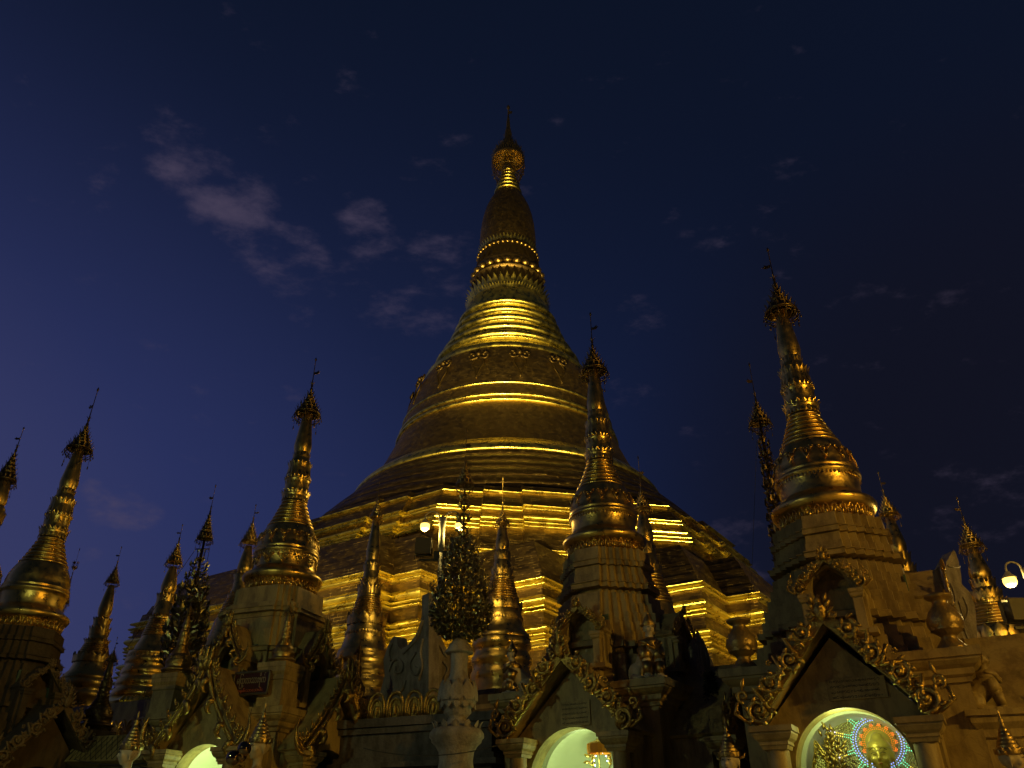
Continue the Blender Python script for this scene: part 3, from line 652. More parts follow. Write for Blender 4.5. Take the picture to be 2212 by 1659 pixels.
def gable_scroll(w, h, band, y, n=4, finial=.5, style='acanthus', seed=1):
    mb = MB()
    # backing fillet
    for s in (-1, 1):
        L = math.hypot(w, h); ux, uz = -s*w/L, h/L; nx, nz = uz*s, w/L
        q = [(s*w-nx*band*.06, -nz*band*.06), (s*w + nx*band*.62, nz*band*.62), (nx*band*.3, h+nz*band*.62), (0, h+nz*band*.62), (0, h-nz*band*.10)]
        if style == 'acanthus': mb.ribbon(q if s > 0 else q[::-1], y+.02, y+.07)
    if style == 'acanthus':
        for s in (-1, 1):
            scroll_rake(mb, s*w, .0, s*.10, h-.06, band, y-.04, n, -s*-1*-1 if False else (1 if s < 0 else -1), seed)
            # the volute that rises from each foot
            x = s*(w + band*.35)
            mb.tube(spiral(x, band*1.25, band*.30, -pi/2, 1.25, y-.03, 20, .15, s), band*.08, 6)
            mb.tube([(s*(w+band*.15), y-.03, band*.1), (s*(w+band*.78), y-.03, band*.55), (s*(w+band*.62), y-.03, band*1.0)], band*.09, 6)
            leafblob(mb, x, band*1.5, y-.03, pi/2 + s*.3, band*.55, band*.2)
        # finial: bulb wrapped in leaves, spear on top
        mb.ball((0, y-.05, h+band*.45), (band*.30, band*.24, band*.42), 12, 8)
        for s in (-1, 1):
            for k, (q, ln) in enumerate(((.35, .5), (.9, .45), (1.5, .4))):
                leafblob(mb, s*band*.22, h+band*(.25+.25*k), y-.06, pi/2 - s*(.9-.25*k), band*.48, band*.22)
            mb.tube(spiral(s*band*.5, h+band*.25, band*.24, pi/2, 1.1, y-.03, 16, .2, s), band*.06, 5)
        f = finial
        mb.tube([(0, y-.05, h+band*.6), (0, y-.05, h+band*.8+f*.25), (0, y-.05, h+band*.8+f*.6), (0, y-.05, h+band*.8+f)], [band*.14, band*.22, band*.14, .004], 8, flat=.7)
        for s in (-1, 1):
            for q in (.1, .35, .6): leafblob(mb, s*.02, h+band*.8+f*q, y-.07, pi/2 - s*.75, f*.35, f*.12)
    else:
        # flame gable: two rails, a crest of curls above, hooked flames below, horn at each foot
        for s in (-1, 1):
            P = smoothcurve([(s*w*1.10, band*.55), (s*w*.96, band*.1), (s*w*.66, h*.26), (s*w*.30, h*.62), (s*w*.10, h*.92), (s*.02, h*1.12)], 8)
            mb.tube([(x, y-.05, z) for x, z in P], band*.115, 8); 
            mb.tube([(x + s*band*.16, y-.02, z + band*.30) for x, z in P[6:]], band*.06, 6)
            nP = len(P)
            for i in range(6, nP-2, 3):
                x, z = P[i]; dx, dz = P[i+1][0]-P[i-1][0], P[i+1][1]-P[i-1][1]; l = math.hypot(dx, dz); nx, nz = abs(dz/l)*s, abs(dx/l)
                mb.tube(spiral(x+nx*band*.50, z+nz*band*.50+band*.08, band*.22, -pi/2, 1.2, y-.05, 14, .2, -s), band*.065, 5)
                leafblob(mb, x+nx*band*.62, z+nz*band*.7, y-.03, pi/2 - s*.2, band*.42, band*.18)
                mb.ball((x+nx*band*.5, y-.07, z+nz*band*.5+band*.06), band*.09, 6, 5)
            for i in range(9, nP-4, 7):
                x, z = P[i]; 
                mb.tube([(x, y-.08, z+.02), (x-s*band*.26, y-.12, z-band*.02), (x-s*band*.40, y-.12, z-band*.32), (x-s*band*.28, y-.1, z-band*.62), (x-s*band*.05, y-.08, z-band*.72)], [band*.16, band*.22, band*.20, band*.12, .01], 8)
                mb.ball((x-s*band*.2, y-.14, z-band*.14), band*.15, 8, 6)
            for i in range(6, nP-1):
                x, z = P[i]; leafblob(mb, x-s*band*.1, z-band*.12, y-.02, -pi/2 + s*.4, band*.2, band*.09)
            # the horn
            H = smoothcurve([(s*w*.80, -.02), (s*(w*1.02), -band*.12), (s*(w+band*.55), band*.35), (s*(w+band*.72), band*1.15), (s*(w+band*.50), band*1.9)], 6)
            nn = len(H); mb.tube([(x, y-.05, z) for x, z in H], [band*.34*(1-(k/(nn-1))**1.3)+.006 + band*.05*sin(pi*k/nn) for k in range(nn)], 10, flat=.55)
        for k, (q, r) in enumerate(((0, .26), (.5, .22), (.95, .17))):
            for s in (-1, 0, 1):
                leafblob(mb, s*band*.2, h + finial*q*.8, y-.06-.01*(s == 0), pi/2 - s*.35, finial*.7, band*r*1.6)
        mb.tube([(0, y-.06, h), (0, y-.08, h+finial*.5), (0, y-.06, h+finial*.9), (0, y-.05, h+finial*1.7)], [band*.16, band*.26, band*.16, .004], 8)
    return mb
def arch_wall(mb, cz, R, hw, ztop, apex, y0, y1, zb=0.0, n=28, pointed=0.0):
    """wall from zb to a gable, pierced by an arch; front at y0, back at y1"""
    arc = [(-R, zb)] + [(R*cos(pi-pi*k/n), cz + R*sin(pi*k/n)*(1+pointed)) for k in range(n+1)] + [(R, zb)]
    def outer(x, z):
        if z <= cz + 1e-6: return (-hw if x < 0 else hw, z)
        dx, dz = x, z - cz; best = None
        for (ax, az), (bx, bz) in (((-hw, cz-5), (-hw, ztop)), ((-hw, ztop), (0, apex)), ((0, apex), (hw, ztop)), ((hw, ztop), (hw, cz-5))):
            ex, ez = bx-ax, bz-az; den = dx*ez - dz*ex
            if abs(den) < 1e-9: continue
            t = ((ax)*ez - (az-cz)*ex)/den; u = ((ax)*dz - (az-cz)*dx)/den
            if t > 0 and -1e-6 <= u <= 1+1e-6 and (best is None or t < best): best = t
        return (dx*best, cz+dz*best)
    out = [outer(*p) for p in arc]; m = len(arc)
    vs = [(x, y0, z) for x, z in arc] + [(x, y0, z) for x, z in out] + [(x, y1, z) for x, z in arc] + [(x, y1, z) for x, z in out]
    fs = []
    for k in range(m-1):
        fs += [(k, k+1, m+k+1, m+k), (2*m+k, 3*m+k, 3*m+k+1, 2*m+k+1), (k, 2*m+k, 2*m+k+1, k+1), (m+k, m+k+1, 3*m+k+1, 3*m+k)]
    mb.add(vs, fs, None, False); return arc
def moulded(mb, prof, plan=None, mat=None, cap=True):
    """prof: (half width, z) upward over a square plan"""
    f = plan or (lambda h: [(h, -h), (h, h), (-h, h), (-h, -h)])
    mb.poly([(f(h), z) for h, z in prof], cap=cap, mat=mat)
def porch(root, ang, P, lit, mats, seed):
    """P: dict(s, t, zc, w, h, band, R, cz, fin, style)"""
    R4 = Matrix.Rotation(ang, 4, 'Z'); z0 = -GZ
    plas, carve = mats; s, t, zc = P['s'], P['t'], P['zc'] + z0; x0 = P.get('x0', 0)
    T = R4 @ Matrix.Translation((x0, 0, 0))
    for sx in (-1, 1):
        c = MB(); M4 = T @ Matrix.Translation((sx*t, -s, 0)); r = .19
        c.lathe([(r*1.5, 0), (r*1.5, .25), (r*1.25, .3), (r*1.1, .4), (r, .5), (r*.97, zc-.36)], 24, mat=M4); col = c.build('column', plas, root)
        k = MB(); moulded(k, [(.20, zc-.36), (.22, zc-.30), (.24, zc-.29), (.24, zc-.24), (.29, zc-.20), (.33, zc-.13), (.33, zc-.10), (.36, zc-.09), (.36, zc)], mat=M4); k.build('capital', plas, col)
    w = MB(); apex = zc + P['h']*.98
    arch_wall(w, P['cz']+z0, P['R'], t+.22, zc, apex-.15, -s+.24, -s+.66)
    for v in range(len(w.v)): w.v[v] = tuple(T @ Vector(w.v[v]))
    # side walls of the porch and its two roof slopes
    for sx in (-1, 1):
        w.box((sx*(t+.12), -(s-.66+1.5)/2, zc/2), (.2, max(.1, s-.66-1.5), zc), mat=T)
    w.build('porch_wall', plas, root)
    rf = MB(); hw = P['w']*.98; hh = P['h']
    for sx in (-1, 1):
        L = math.hypot(hw, hh); ux, uz = -sx*hw/L, hh/L; nx, nz = sx*hh/L*.09, hw/L*.09
        q = [(sx*hw, zc+.003), (sx*hw+nx, zc+.003+nz), (0, zc+hh+.1*L/hw), (0, zc+hh)]
        if sx < 0: q = q[::-1]
        rf.ribbon(q, -s-.10, -1.2, mat=T)
    rf.build('porch_roof', plas, root)
    g = gable_scroll(P['w'], P['h'], P['band'], -s-.20, P.get('n', 4), P['fin'], P['style'], seed)
    for v in range(len(g.v)):
        p = g.v[v]; g.v[v] = tuple(T @ Vector((p[0], p[1], p[2]+zc+.01)))
    g.build('carved_gable', carve, root)
    # the vaulted chamber
    v = MB(); R = P['R']*1.12; cz = P['cz']+z0; n = 20
    def half(Rr, y0, y1, mb):
        pts = [(-Rr, 0.02)] + [(Rr*cos(pi-pi*k/n), cz+Rr*sin(pi*k/n)) for k in range(n+1)] + [(Rr, 0.02)]
        m = len(pts); vs = [(x, y0, z) for x, z in pts] + [(x, y1, z) for x, z in pts]
        mb.add(vs, [(k, m+k, m+k+1, k+1) for k in range(m-1)], None, True, T); return pts
    half(R, -s+.64, -1.95, v)
    a = arch_wall(MB(), cz, R*.8, 2, cz+2, cz+3, 0, 0)
    # a raised rib and a hollowed apse close the vault
    rr = MB(); arch_wall(rr, cz, R*.90, R*1.02, cz+R*.9, cz+R*1.6, -2.22, -1.96)
    for i in range(len(rr.v)): v.v.append(tuple(T @ Vector(rr.v[i])))
    o = len(v.v) - len(rr.v)
    for i, f in enumerate(rr.f): v.f.append([o+j for j in f]); v.uv.append(None); v.sm.append(False)
    ns = 16; vs = []; fs = []
    for i in range(ns+1):
        for k in range(n+1):
            a = pi-pi*k/n; q = cos(pi/2*i/ns); vs.append((R*.9*cos(a)*q, -1.97 + 1.0*sin(pi/2*i/ns), cz+R*.9*sin(a)*q))
    for i in range(ns):
        for k in range(n): fs.append((i*(n+1)+k, i*(n+1)+k+1, (i+1)*(n+1)+k+1, (i+1)*(n+1)+k))
    v.add(vs, fs, None, True, T)
    pts = [(-R, 0.02), (-R, cz+R), (R, cz+R), (R, 0.02)]; v.add([(x, -.9, z) for x, z in pts], [(0, 1, 2, 3)], None, False, T)
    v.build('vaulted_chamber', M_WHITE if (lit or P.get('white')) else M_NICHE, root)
    if lit:
        tb = MB(); M5 = T @ Matrix.Translation((0, -s+.75, cz+R*.95)); tb.tube([(-.45, 0, 0), (.45, 0, 0)], .02, 8, mat=M5); tb.build('lamp_tube', pmat('lit_tube', (.9, 1, .8), .5, emit=(.75, 1.0, .55), es=6.0), root)
        l = lamp('tube_light', 'POINT', T @ Vector((0, -s+.72, cz+R*.2)), lit, (.66, .92, .36), root, .12)
def niche(root, ang, P, mats, seed, zbase):
    R4 = Matrix.Rotation(ang, 4, 'Z') @ Matrix.Translation((P.get('x0', 0), 0, 0)); z0 = -GZ; plas, carve = mats
    s, t, zc, w, h = P['s'], P['t'], P['zc']+z0, P['w'], P['h']; zb = P['zb']+z0
    m = MB()
    arch_wall(m, zc-.02, t*.80, t+.16, zc+.05, zc+h*.95, -s+.05, -s+.25, zb=zb, pointed=.55, n=16)
    for v in range(len(m.v)): m.v[v] = tuple(R4 @ Vector(m.v[v]))
    for sx in (-1, 1):
        m.box((sx*(t+.02), -s+.0, (zb+zc)/2), (.17, .15, zc-zb), mat=R4)
        moulded(m, [(.10, zc-.16), (.12, zc-.13), (.12, zc-.09), (.14, zc-.06), (.14, zc)], mat=R4 @ Matrix.Translation((sx*(t+.02), -s, 0)))
        m.box((sx*(t+.10), -(s+.6)/2+.1, (zb+zc)/2), (.12, s-.7, zc-zb), mat=R4)
        hw = w; L = math.hypot(hw, h); nx, nz = sx*h/L*.06, hw/L*.06
        q = [(sx*hw, zc+.003), (sx*hw+nx, zc+.003+nz), (0, zc+h+.06*L/hw), (0, zc+h)]
        m.ribbon(q if sx > 0 else q[::-1], -s-.04, -.5, mat=R4)
    m.box((0, -s*.5-.2, zb-.05), (2*t+.5, s+.25-.4, .1), mat=R4)
    m.build('niche', plas, root)
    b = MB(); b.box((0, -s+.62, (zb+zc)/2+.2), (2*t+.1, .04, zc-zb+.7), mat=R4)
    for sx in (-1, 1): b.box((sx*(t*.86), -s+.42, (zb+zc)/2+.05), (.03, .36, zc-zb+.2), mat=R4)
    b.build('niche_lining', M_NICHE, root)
    g = gable_scroll(w, h, P['band'], -s-.07, P.get('n', 3), P['fin'], P['style'], seed)
    for v in range(len(g.v)):
        p = g.v[v]; g.v[v] = tuple(R4 @ Vector((p[0], p[1], p[2]+zc+.005)))
    g.build('niche_gable', carve, root)
    # a small seated image
    f = MB(); M6 = R4 @ Matrix.Translation((0, -s+.38, zb)); f.ball((0, 0, .06), (.17, .13, .07), mat=M6); f.ball((0, .01, .22), (.09, .06, .15), mat=M6); f.ball((0, 0, .40), (.05, .055, .065), mat=M6); f.ball((0, .01, .46), (.025, .025, .03), mat=M6)
    for sx in (-1, 1): f.tube([(sx*.08, 0, .31), (sx*.12, -.01, .18), (sx*.04, -.09, .11)], [.03, .027, .02], 6, mat=M6)
    o = f.build('seated_image', M_SKINW, root)
def shrine(name, label, ax, a0, Zc, half, terr, porches, niches, mats, stupa_kw, redk=dict(steps=4, inner=.30, cut=.33)):
    root = thing(name, label, 'shrine', (ax[0], ax[1], GZ), radians(a0), 'shrines crowned with gilded bell stupas'); z0 = -GZ; plas, carve = mats
    b = MB(); h = half - .30
    b.poly([([(k, -k), (k, k), (-k, k), (-k, -k)], z) for k, z in ((h+.25, 0), (h+.25, .5), (h+.1, .6), (h+.1, .9), (h, 1.0))], cap=True)
    # four corner piers leave room for the chambers
    for sx in (-1, 1):
        for sy in (-1, 1):
            wq = h - 1.12 if h > 1.3 else .3
            b.box((sx*(h-wq/2), sy*(h-wq/2), (1.0 + Zc+z0-.55)/2), (wq, wq, Zc+z0-.55-1.0))
    b.box((0, 0, (.9+Zc+z0-.56)/2), (1.5, 1.5, Zc+z0-.56-.9))
    b.build('body', plas, root)
    c = MB(); moulded(c, [(h-.02, Zc+z0-.55), (h+.05, Zc+z0-.54), (h+.05, Zc+z0-.46), (h+.12, Zc+z0-.42), (h+.12, Zc+z0-.32), (h+.20, Zc+z0-.27), (h+.26, Zc+z0-.20), (h+.26, Zc+z0-.16), (half, Zc+z0-.15), (half, Zc+z0)])
    c.build('cornice', plas, root)
    tmb = MB()
    rd = lambda k: redent(k, **redk)
    for (za, ha), (zb, hb) in zip(terr, terr[1:]):
        tmb.poly([(rd(ha), za+z0), (rd(ha-.012), zb+z0)], cap=True)
    tmb.build('terrace', plas, root)
    for i, (ang, P, lit) in enumerate(porches): porch(root, ang, P, lit, mats, 11+i)
    for i, (ang, P) in enumerate(niches): niche(root, ang, P, mats, 31+i, Zc)
    template_stupa(root, terr[-1][0]+z0+.03, **stupa_kw)
    return root
def terr_list(top, bot, h0, h1):
    # (z, half) upward; overhanging ledges between runs of little steps
    f = [(0, 1.0), (.07, .96), (.14, .915), (.21, .87), (.215, .80), (.26, .80), (.265, .88), (.30, .88), (.305, .82), (.375, .78), (.445, .735), (.515, .69), (.585, .65), (.655, .61), (.66, .54), (.69, .54), (.695, .66), (.73, .68), (.735, .60), (.80, .575), (.86, .55), (.865, .61), (.90, .62), (.905, .57), (1.0, .55)]
    return [(bot + (top-bot)*a, h1 if False else h0*0 + h1*b) for a, b in f]
MT = (M_PLAS, M_CARVE)
PD = dict(s=3.25, t=1.15, zc=1.80, w=1.42, h=1.62, band=.40, R=.94, cz=1.13, fin=.14, style='acanthus', n=4, x0=-.02, white=1)
ND = dict(s=1.95, t=.45, zc=4.30, w=.62, h=.62, band=.22, zb=3.55, fin=.12, style='acanthus', n=3, x0=.03)
D_AX, D_A0 = (7.13, 17.0), -29
shrine_d = shrine('shrine', 'nearest ochre shrine at right with lit halo and seated image in its arch', D_AX, D_A0, 3.02, 2.28, terr_list(6.2, 3.02, 0, 2.05),
    [(0, PD, 0), (pi/2, dict(PD, x0=0), 0)], [(0, ND), (pi/2, dict(ND, x0=0))], MT, dict(mat=M_GOLD, crown=M_DARKG, flag=-1))
PC = dict(s=3.1, t=1.22, zc=2.05, w=1.52, h=1.55, band=.42, R=1.08, cz=1.18, fin=.45, style='acanthus', n=4, x0=.30)
NC = dict(s=1.95, t=.45, zc=4.42, w=.60, h=.62, band=.21, zb=3.7, fin=.10, style='acanthus', n=3, x0=.1)
C_AX, C_A0 = (2.56, 21.0), -32
shrine_c = shrine('shrine', 'ochre shrine right of centre with a small parasol hanging in its lit arch', C_AX, C_A0, 3.22, 2.28, terr_list(6.82, 3.22, 0, 2.02),
    [(0, PC, 38), (pi/2, dict(PC, x0=0), 0)], [(0, NC), (pi/2, dict(NC, x0=0))], MT, dict(mat=M_GOLD, crown=M_DARKG, ztip=8.28, flag=1))
PB = dict(s=3.0, t=.98, zc=2.0, w=1.18, h=1.72, band=.38, R=.86, cz=1.28, fin=.42, style='flame', n=4, x0=.30)
NB = dict(s=1.9, t=.40, zc=4.15, w=.56, h=.90, band=.24, zb=3.2, fin=.28, style='flame', n=3)
B_AX, B_A0 = (-6.78, 23.0), -20
shrine_b = shrine('shrine', 'left shrine with two flame gables, nameplate and pale green lit arch', B_AX, B_A0, 3.0, 2.05,
    [(3.0, 1.75), (3.3, 1.75), (3.31, 1.62), (3.6, 1.58), (3.61, 1.35), (4.5, 1.25), (4.51, 1.42), (4.62, 1.45), (4.63, 1.22), (5.45, 1.12), (5.46, 1.22), (5.58, 1.24), (5.59, 1.34), (5.70, 1.36), (5.71, 1.20), (5.88, 1.18), (5.89, 1.05), (6.38, 1.03)],
    [(0, dict(PB, s=2.8, x0=.42, w=1.24), 38), (radians(75), dict(PB, s=2.7, x0=.25, w=1.28), 0)], [(0, NB), (radians(78), NB)], (M_PLAS, M_CARVE), dict(mat=M_GOLD, crown=M_DARKG, flag=1, rich=2), redk=dict(steps=3, inner=.62, cut=.14))
PA = dict(s=3.0, t=1.0, zc=1.7, w=1.35, h=1.5, band=.38, R=.88, cz=.95, fin=.3, style='acanthus', n=4)
NA = dict(s=1.9, t=.42, zc=3.75, w=.58, h=.60, band=.2, zb=2.7, fin=.1, style='acanthus', n=3)
A_AX, A_A0 = (-14.6, 24.0), -31
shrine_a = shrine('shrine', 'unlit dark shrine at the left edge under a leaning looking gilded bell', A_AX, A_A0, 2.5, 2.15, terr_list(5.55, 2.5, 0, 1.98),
    [(0, PA, 0), (pi/2, PA, 0)], [(0, NA), (pi/2, NA)], (M_PLASD, pmat('dull_dark_carving', (.16, .11, .05), .6, .3, .5, 8, .5, 30)), dict(mat=M_GOLD, crown=M_DARKG, ztip=8.45, flag=-1, rich=0))  # carving in a darker, duller tone than the other shrines
# ================================================================== gilded stupas behind the shrines
BG = 'gilded stupas standing behind the shrines'
fit_stupa('gilded_stupa', 'brightly lit gilded stupa with banded foot left of the white stone gable', 32, [(820, 1045), (815, 1110), (785, 1400)], 1040,
  [('banana_bud', 'lathe', [(1100, 5), (1120, 6.5), (1145, 9), (1170, 12), (1190, 14.5), (1200, 14), (1212, 12.5)]),
   ('lotus_band', 'lathe', [(1212, 13), (1216, 16.5), (1232, 15), (1252, 17), (1256, 19.5), (1262, 18), (1284, 21), (1288, 25), (1292, 24)], [(14, 1236, 15, .22, .36, .2, False), (14, 1286, 23, .22, .45, .1, False), (16, 1262, 19, .16, .22, .5, False)]),
   ('ring_moulding', 'rings', 1292, 24, 1338, 35, 9),
   ('bell', 'lathe', [(1338, 36), (1343, 38), (1352, 39), (1366, 41), (1370, 43), (1374, 42), (1390, 46), (1402, 49), (1408, 55), (1414, 57), (1420, 57)], [(12, 1354, 39, .45, .5, .04, False), (40, 1368, 43, .12, .14, .1, True)]),
   ('foot_band', 'lathe', [(1420, 58), (1428, 60), (1434, 58), (1436, 55), (1446, 55), (1450, 59), (1458, 59), (1461, 56), (1468, 56), (1472, 60), (1482, 60), (1486, 57), (1498, 57), (1502, 61), (1512, 62)])],
  crownspec=(1120, 14, 1080), crown=M_GOLD, group=BG, foot=(1512, 60, M_GOLDW), flag=-1)
fit_stupa('gilded_stupa', 'gilded stupa with wide banded foot just right of the white vase', 32, [(1087, 1035), (1085, 1120), (1084, 1400)], 1030,
  [('banana_bud', 'lathe', [(1120, 6), (1135, 8), (1150, 10.5), (1170, 14), (1180, 15), (1190, 13)]),
   ('lotus_band', 'lathe', [(1190, 14), (1194, 17), (1212, 16), (1216, 18.5), (1228, 18), (1245, 21), (1250, 26), (1254, 24)], [(16, 1212, 16, .16, .36, .1, False), (14, 1246, 22, .24, .40, .1, False), (20, 1254, 24, .14, .16, .5, False)]),
   ('ring_moulding', 'rings', 1254, 24, 1306, 38, 9),
   ('bell', 'lathe', [(1306, 38), (1312, 41), (1330, 43), (1336, 45), (1340, 44), (1354, 47), (1366, 51), (1372, 59), (1380, 63), (1384, 62)], [(14, 1322, 42, .42, .45, .04, False), (44, 1337, 45, .11, .13, .1, True)]),
   ('foot_band', 'lathe', [(1384, 60), (1392, 64), (1402, 64), (1406, 59), (1416, 60), (1424, 66), (1436, 67), (1440, 63), (1452, 64), (1458, 68), (1470, 68), (1474, 66), (1486, 70), (1500, 70)])],
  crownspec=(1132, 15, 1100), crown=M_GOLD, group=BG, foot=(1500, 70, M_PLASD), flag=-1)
fit_stupa('gilded_stupa', 'slim gilded stupa with dark bud at the right shoulder of the centre right bell', 30, [(1378, 1000), (1390, 1130), (1404, 1250)], 984,
  [('banana_bud', 'lathe', [(1108, 8), (1120, 11), (1140, 16), (1155, 18), (1165, 17), (1172, 14)]),
   ('lotus_band', 'lathe', [(1172, 15), (1178, 19), (1200, 18), (1204, 21), (1222, 22), (1240, 26), (1244, 30), (1248, 28)], [(14, 1200, 18, .2, .4, .1, False), (14, 1240, 26, .24, .4, .1, False)]),
   ('ring_moulding', 'rings', 1248, 28, 1310, 46, 8),
   ('bell', 'lathe', [(1310, 46), (1340, 52), (1380, 60), (1390, 72), (1400, 72)])],
  crownspec=(1100, 18, 1062), group=BG, foot=(1400, 60, M_PLASD))
fit_stupa('gilded_stupa', 'glowing gold stupa top rising behind the right side of the nearest shrine', 30, [(1900, 1030), (1922, 1110), (1935, 1180)], 1018,
  [('banana_bud', 'lathe', [(1118, 8), (1135, 11), (1160, 16), (1178, 19), (1188, 18), (1196, 15)]),
   ('lotus_band', 'lathe', [(1196, 16), (1202, 22), (1215, 19), (1225, 24), (1245, 24), (1262, 30)], [(14, 1214, 19, .22, .34, .2, False), (14, 1240, 24, .22, .34, .2, False)]),
   ('ring_moulding', 'rings', 1262, 30, 1330, 50, 8), ('bell', 'lathe', [(1330, 50), (1400, 62), (1410, 75)])],
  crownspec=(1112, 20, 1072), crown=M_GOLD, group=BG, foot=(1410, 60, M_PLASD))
fit_stupa('gilded_stupa', 'gilded stupa at the right edge beside the street lamp', 27, [(2070, 1080), (2093, 1170), (2116, 1240), (2150, 1340)], 1072,
  [('banana_bud', 'lathe', [(1188, 11), (1205, 14), (1225, 19), (1238, 22), (1246, 21), (1252, 17)]),
   ('lotus_band', 'lathe', [(1252, 18), (1256, 25), (1272, 22), (1276, 27), (1300, 28), (1304, 35), (1308, 33)], [(16, 1272, 22, .2, .34, .15, False), (16, 1300, 28, .26, .40, .1, False), (22, 1306, 34, .16, .14, .6, False)]),
   ('ring_moulding', 'rings', 1308, 34, 1356, 50, 7),
   ('bell', 'lathe', [(1356, 50), (1366, 54), (1392, 60), (1396, 63), (1402, 61), (1425, 66), (1432, 78), (1440, 80)], [(14, 1388, 59, .4, .5, .04, False)]),
   ('foot_band', 'lathe', [(1440, 76), (1452, 80), (1466, 80), (1470, 74), (1490, 76), (1500, 84), (1520, 84)])],
  crownspec=(1180, 24, 1132), group=BG, foot=(1520, 84, M_PLASD), flag=-1)
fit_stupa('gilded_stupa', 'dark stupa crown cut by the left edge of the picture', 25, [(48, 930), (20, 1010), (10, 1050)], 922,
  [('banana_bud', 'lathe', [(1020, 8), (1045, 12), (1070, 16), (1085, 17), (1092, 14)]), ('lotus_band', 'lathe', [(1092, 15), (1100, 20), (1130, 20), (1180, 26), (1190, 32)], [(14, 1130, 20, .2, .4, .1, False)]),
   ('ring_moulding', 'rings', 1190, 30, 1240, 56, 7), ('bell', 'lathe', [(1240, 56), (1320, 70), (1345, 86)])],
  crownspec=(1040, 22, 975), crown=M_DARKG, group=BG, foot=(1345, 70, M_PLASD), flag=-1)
fit_stupa('gilded_stupa', 'small gilded stupa with rich lotus rings between the dark left shrine and the banded stupa', 31, [(262, 1185), (240, 1250), (232, 1300), (200, 1440)], 1180,
  [('banana_bud', 'lathe', [(1265, 6), (1280, 9), (1300, 12), (1316, 14), (1326, 13), (1334, 11)]),
   ('lotus_band', 'lathe', [(1334, 12), (1338, 17), (1350, 15), (1356, 17), (1372, 18), (1384, 20), (1388, 24), (1392, 23)], [(16, 1352, 15, .18, .3, .2, False), (14, 1374, 18, .22, .34, .15, False), (22, 1390, 23, .14, .14, .5, False)]),
   ('ring_moulding', 'rings', 1392, 23, 1422, 33, 7),
   ('bell', 'lathe', [(1422, 33), (1428, 35), (1440, 36), (1452, 40), (1462, 49), (1468, 52), (1472, 50)], [(16, 1434, 36, .34, .36, .05, False)]),
   ('foot_band', 'lathe', [(1472, 50), (1478, 53), (1486, 52), (1490, 49), (1498, 50), (1502, 53), (1510, 52), (1514, 48), (1530, 49)])],
  crownspec=(1258, 14, 1222), group=BG, foot=(1530, 48, M_GOLDW), flag=-1)
fit_stupa('gilded_stupa', 'gilded stupa with thick bands on a yellow plinth at left', 33, [(398, 1140), (378, 1220), (350, 1320), (330, 1400)], 1132,
  [('banana_bud', 'lathe', [(1225, 7), (1240, 11), (1255, 14), (1268, 16), (1276, 15), (1282, 13)]),
   ('lotus_band', 'lathe', [(1282, 13), (1286, 19), (1300, 17), (1306, 20), (1330, 20), (1336, 25), (1340, 24)], [(16, 1302, 17, .2, .36, .15, False), (22, 1338, 24, .14, .15, .6, False)]),
   ('ring_moulding', 'rings', 1340, 22, 1378, 32, 7),
   ('bell', 'lathe', [(1378, 32), (1386, 34), (1398, 40), (1408, 42), (1412, 50), (1418, 52), (1422, 50)], [(40, 1420, 51, .12, .14, .1, True)]),
   ('foot_band', 'lathe', [(1422, 49), (1428, 54), (1438, 54), (1442, 50), (1450, 56), (1462, 58), (1466, 54), (1472, 61), (1486, 64), (1490, 59), (1496, 66), (1508, 70), (1513, 66)])],
  crownspec=(1216, 17, 1172), group=BG, foot=(1513, 66, M_ROLL), flag=-1)
fit_stupa('gilded_stupa', 'dark gilded stupa half hidden behind the left shrine niche', 32, [(556, 1095), (540, 1160), (528, 1215)], 1089,
  [('banana_bud', 'lathe', [(1180, 7), (1195, 10), (1215, 14), (1228, 16), (1236, 15), (1240, 12)]),
   ('lotus_band', 'lathe', [(1240, 13), (1244, 21), (1252, 17), (1262, 18), (1270, 18), (1284, 21), (1290, 26), (1294, 24)], [(16, 1256, 17, .2, .34, .2, False), (18, 1292, 24, .16, .18, .5, False)]),
   ('ring_moulding', 'rings', 1294, 24, 1336, 38, 7),
   ('bell', 'lathe', [(1336, 38), (1345, 43), (1380, 50), (1395, 60), (1405, 62)]), ('foot_band', 'lathe', [(1405, 60), (1420, 66), (1432, 66), (1440, 72), (1460, 72)])],
  crownspec=(1172, 18, 1128), group=BG, foot=(1460, 70, M_PLASD))
# ---- little stupas on the corners of the left shrine
def local_world(ax, a0, x, y):
    a = radians(a0); return (ax[0] + x*cos(a) - y*sin(a), ax[1] + x*sin(a) + y*cos(a))
def corner_stupa(ax, a0, x, y, Zt, s, sr, label, ped=.42, phei=1.0, flag=1, mt=M_GOLDW, pm=M_PLAS, full=True):
    X, Y = local_world(ax, a0, x, y); r = thing('corner_stupa', label, 'small stupa', (X, Y, Zt), radians(a0), 'small stupas on the corners of the shrines')
    if full: template_stupa(r, .02, s, sr, mt, M_DARKG, flag=flag)
    if not full:
        c = MB(); c.lathe([(.30, 0), (.34, .02), (.26, .25), (.14, .6), (.02, .95)], 8); c.build('cone_cap', pm, r)
    p = MB(); moulded(p, [(ped*.82, -phei), (ped*.82, -phei*.42), (ped*.88, -phei*.40), (ped*.88, -phei*.30), (ped*.97, -phei*.22), (ped*.97, -phei*.12), (ped, -phei*.11), (ped, 0)]); p.build('pedestal', pm, r)
corner_stupa(B_AX, B_A0, 1.62, -1.72, 4.02, .215, .30, 'small gilded stupa on the corner pedestal above the nameplate', phei=1.02)
corner_stupa(B_AX, B_A0, -1.75, -1.62, 3.98, .265, .36, 'small gilded stupa on the corner pedestal below the leafy metal tree', phei=1.0)
corner_stupa(B_AX, B_A0, 2.05, 1.3, 3.55, .22, .28, 'dark small stupa standing before the brightly lit banded stupa', phei=.6, mt=M_DARKG, pm=M_PLASD)
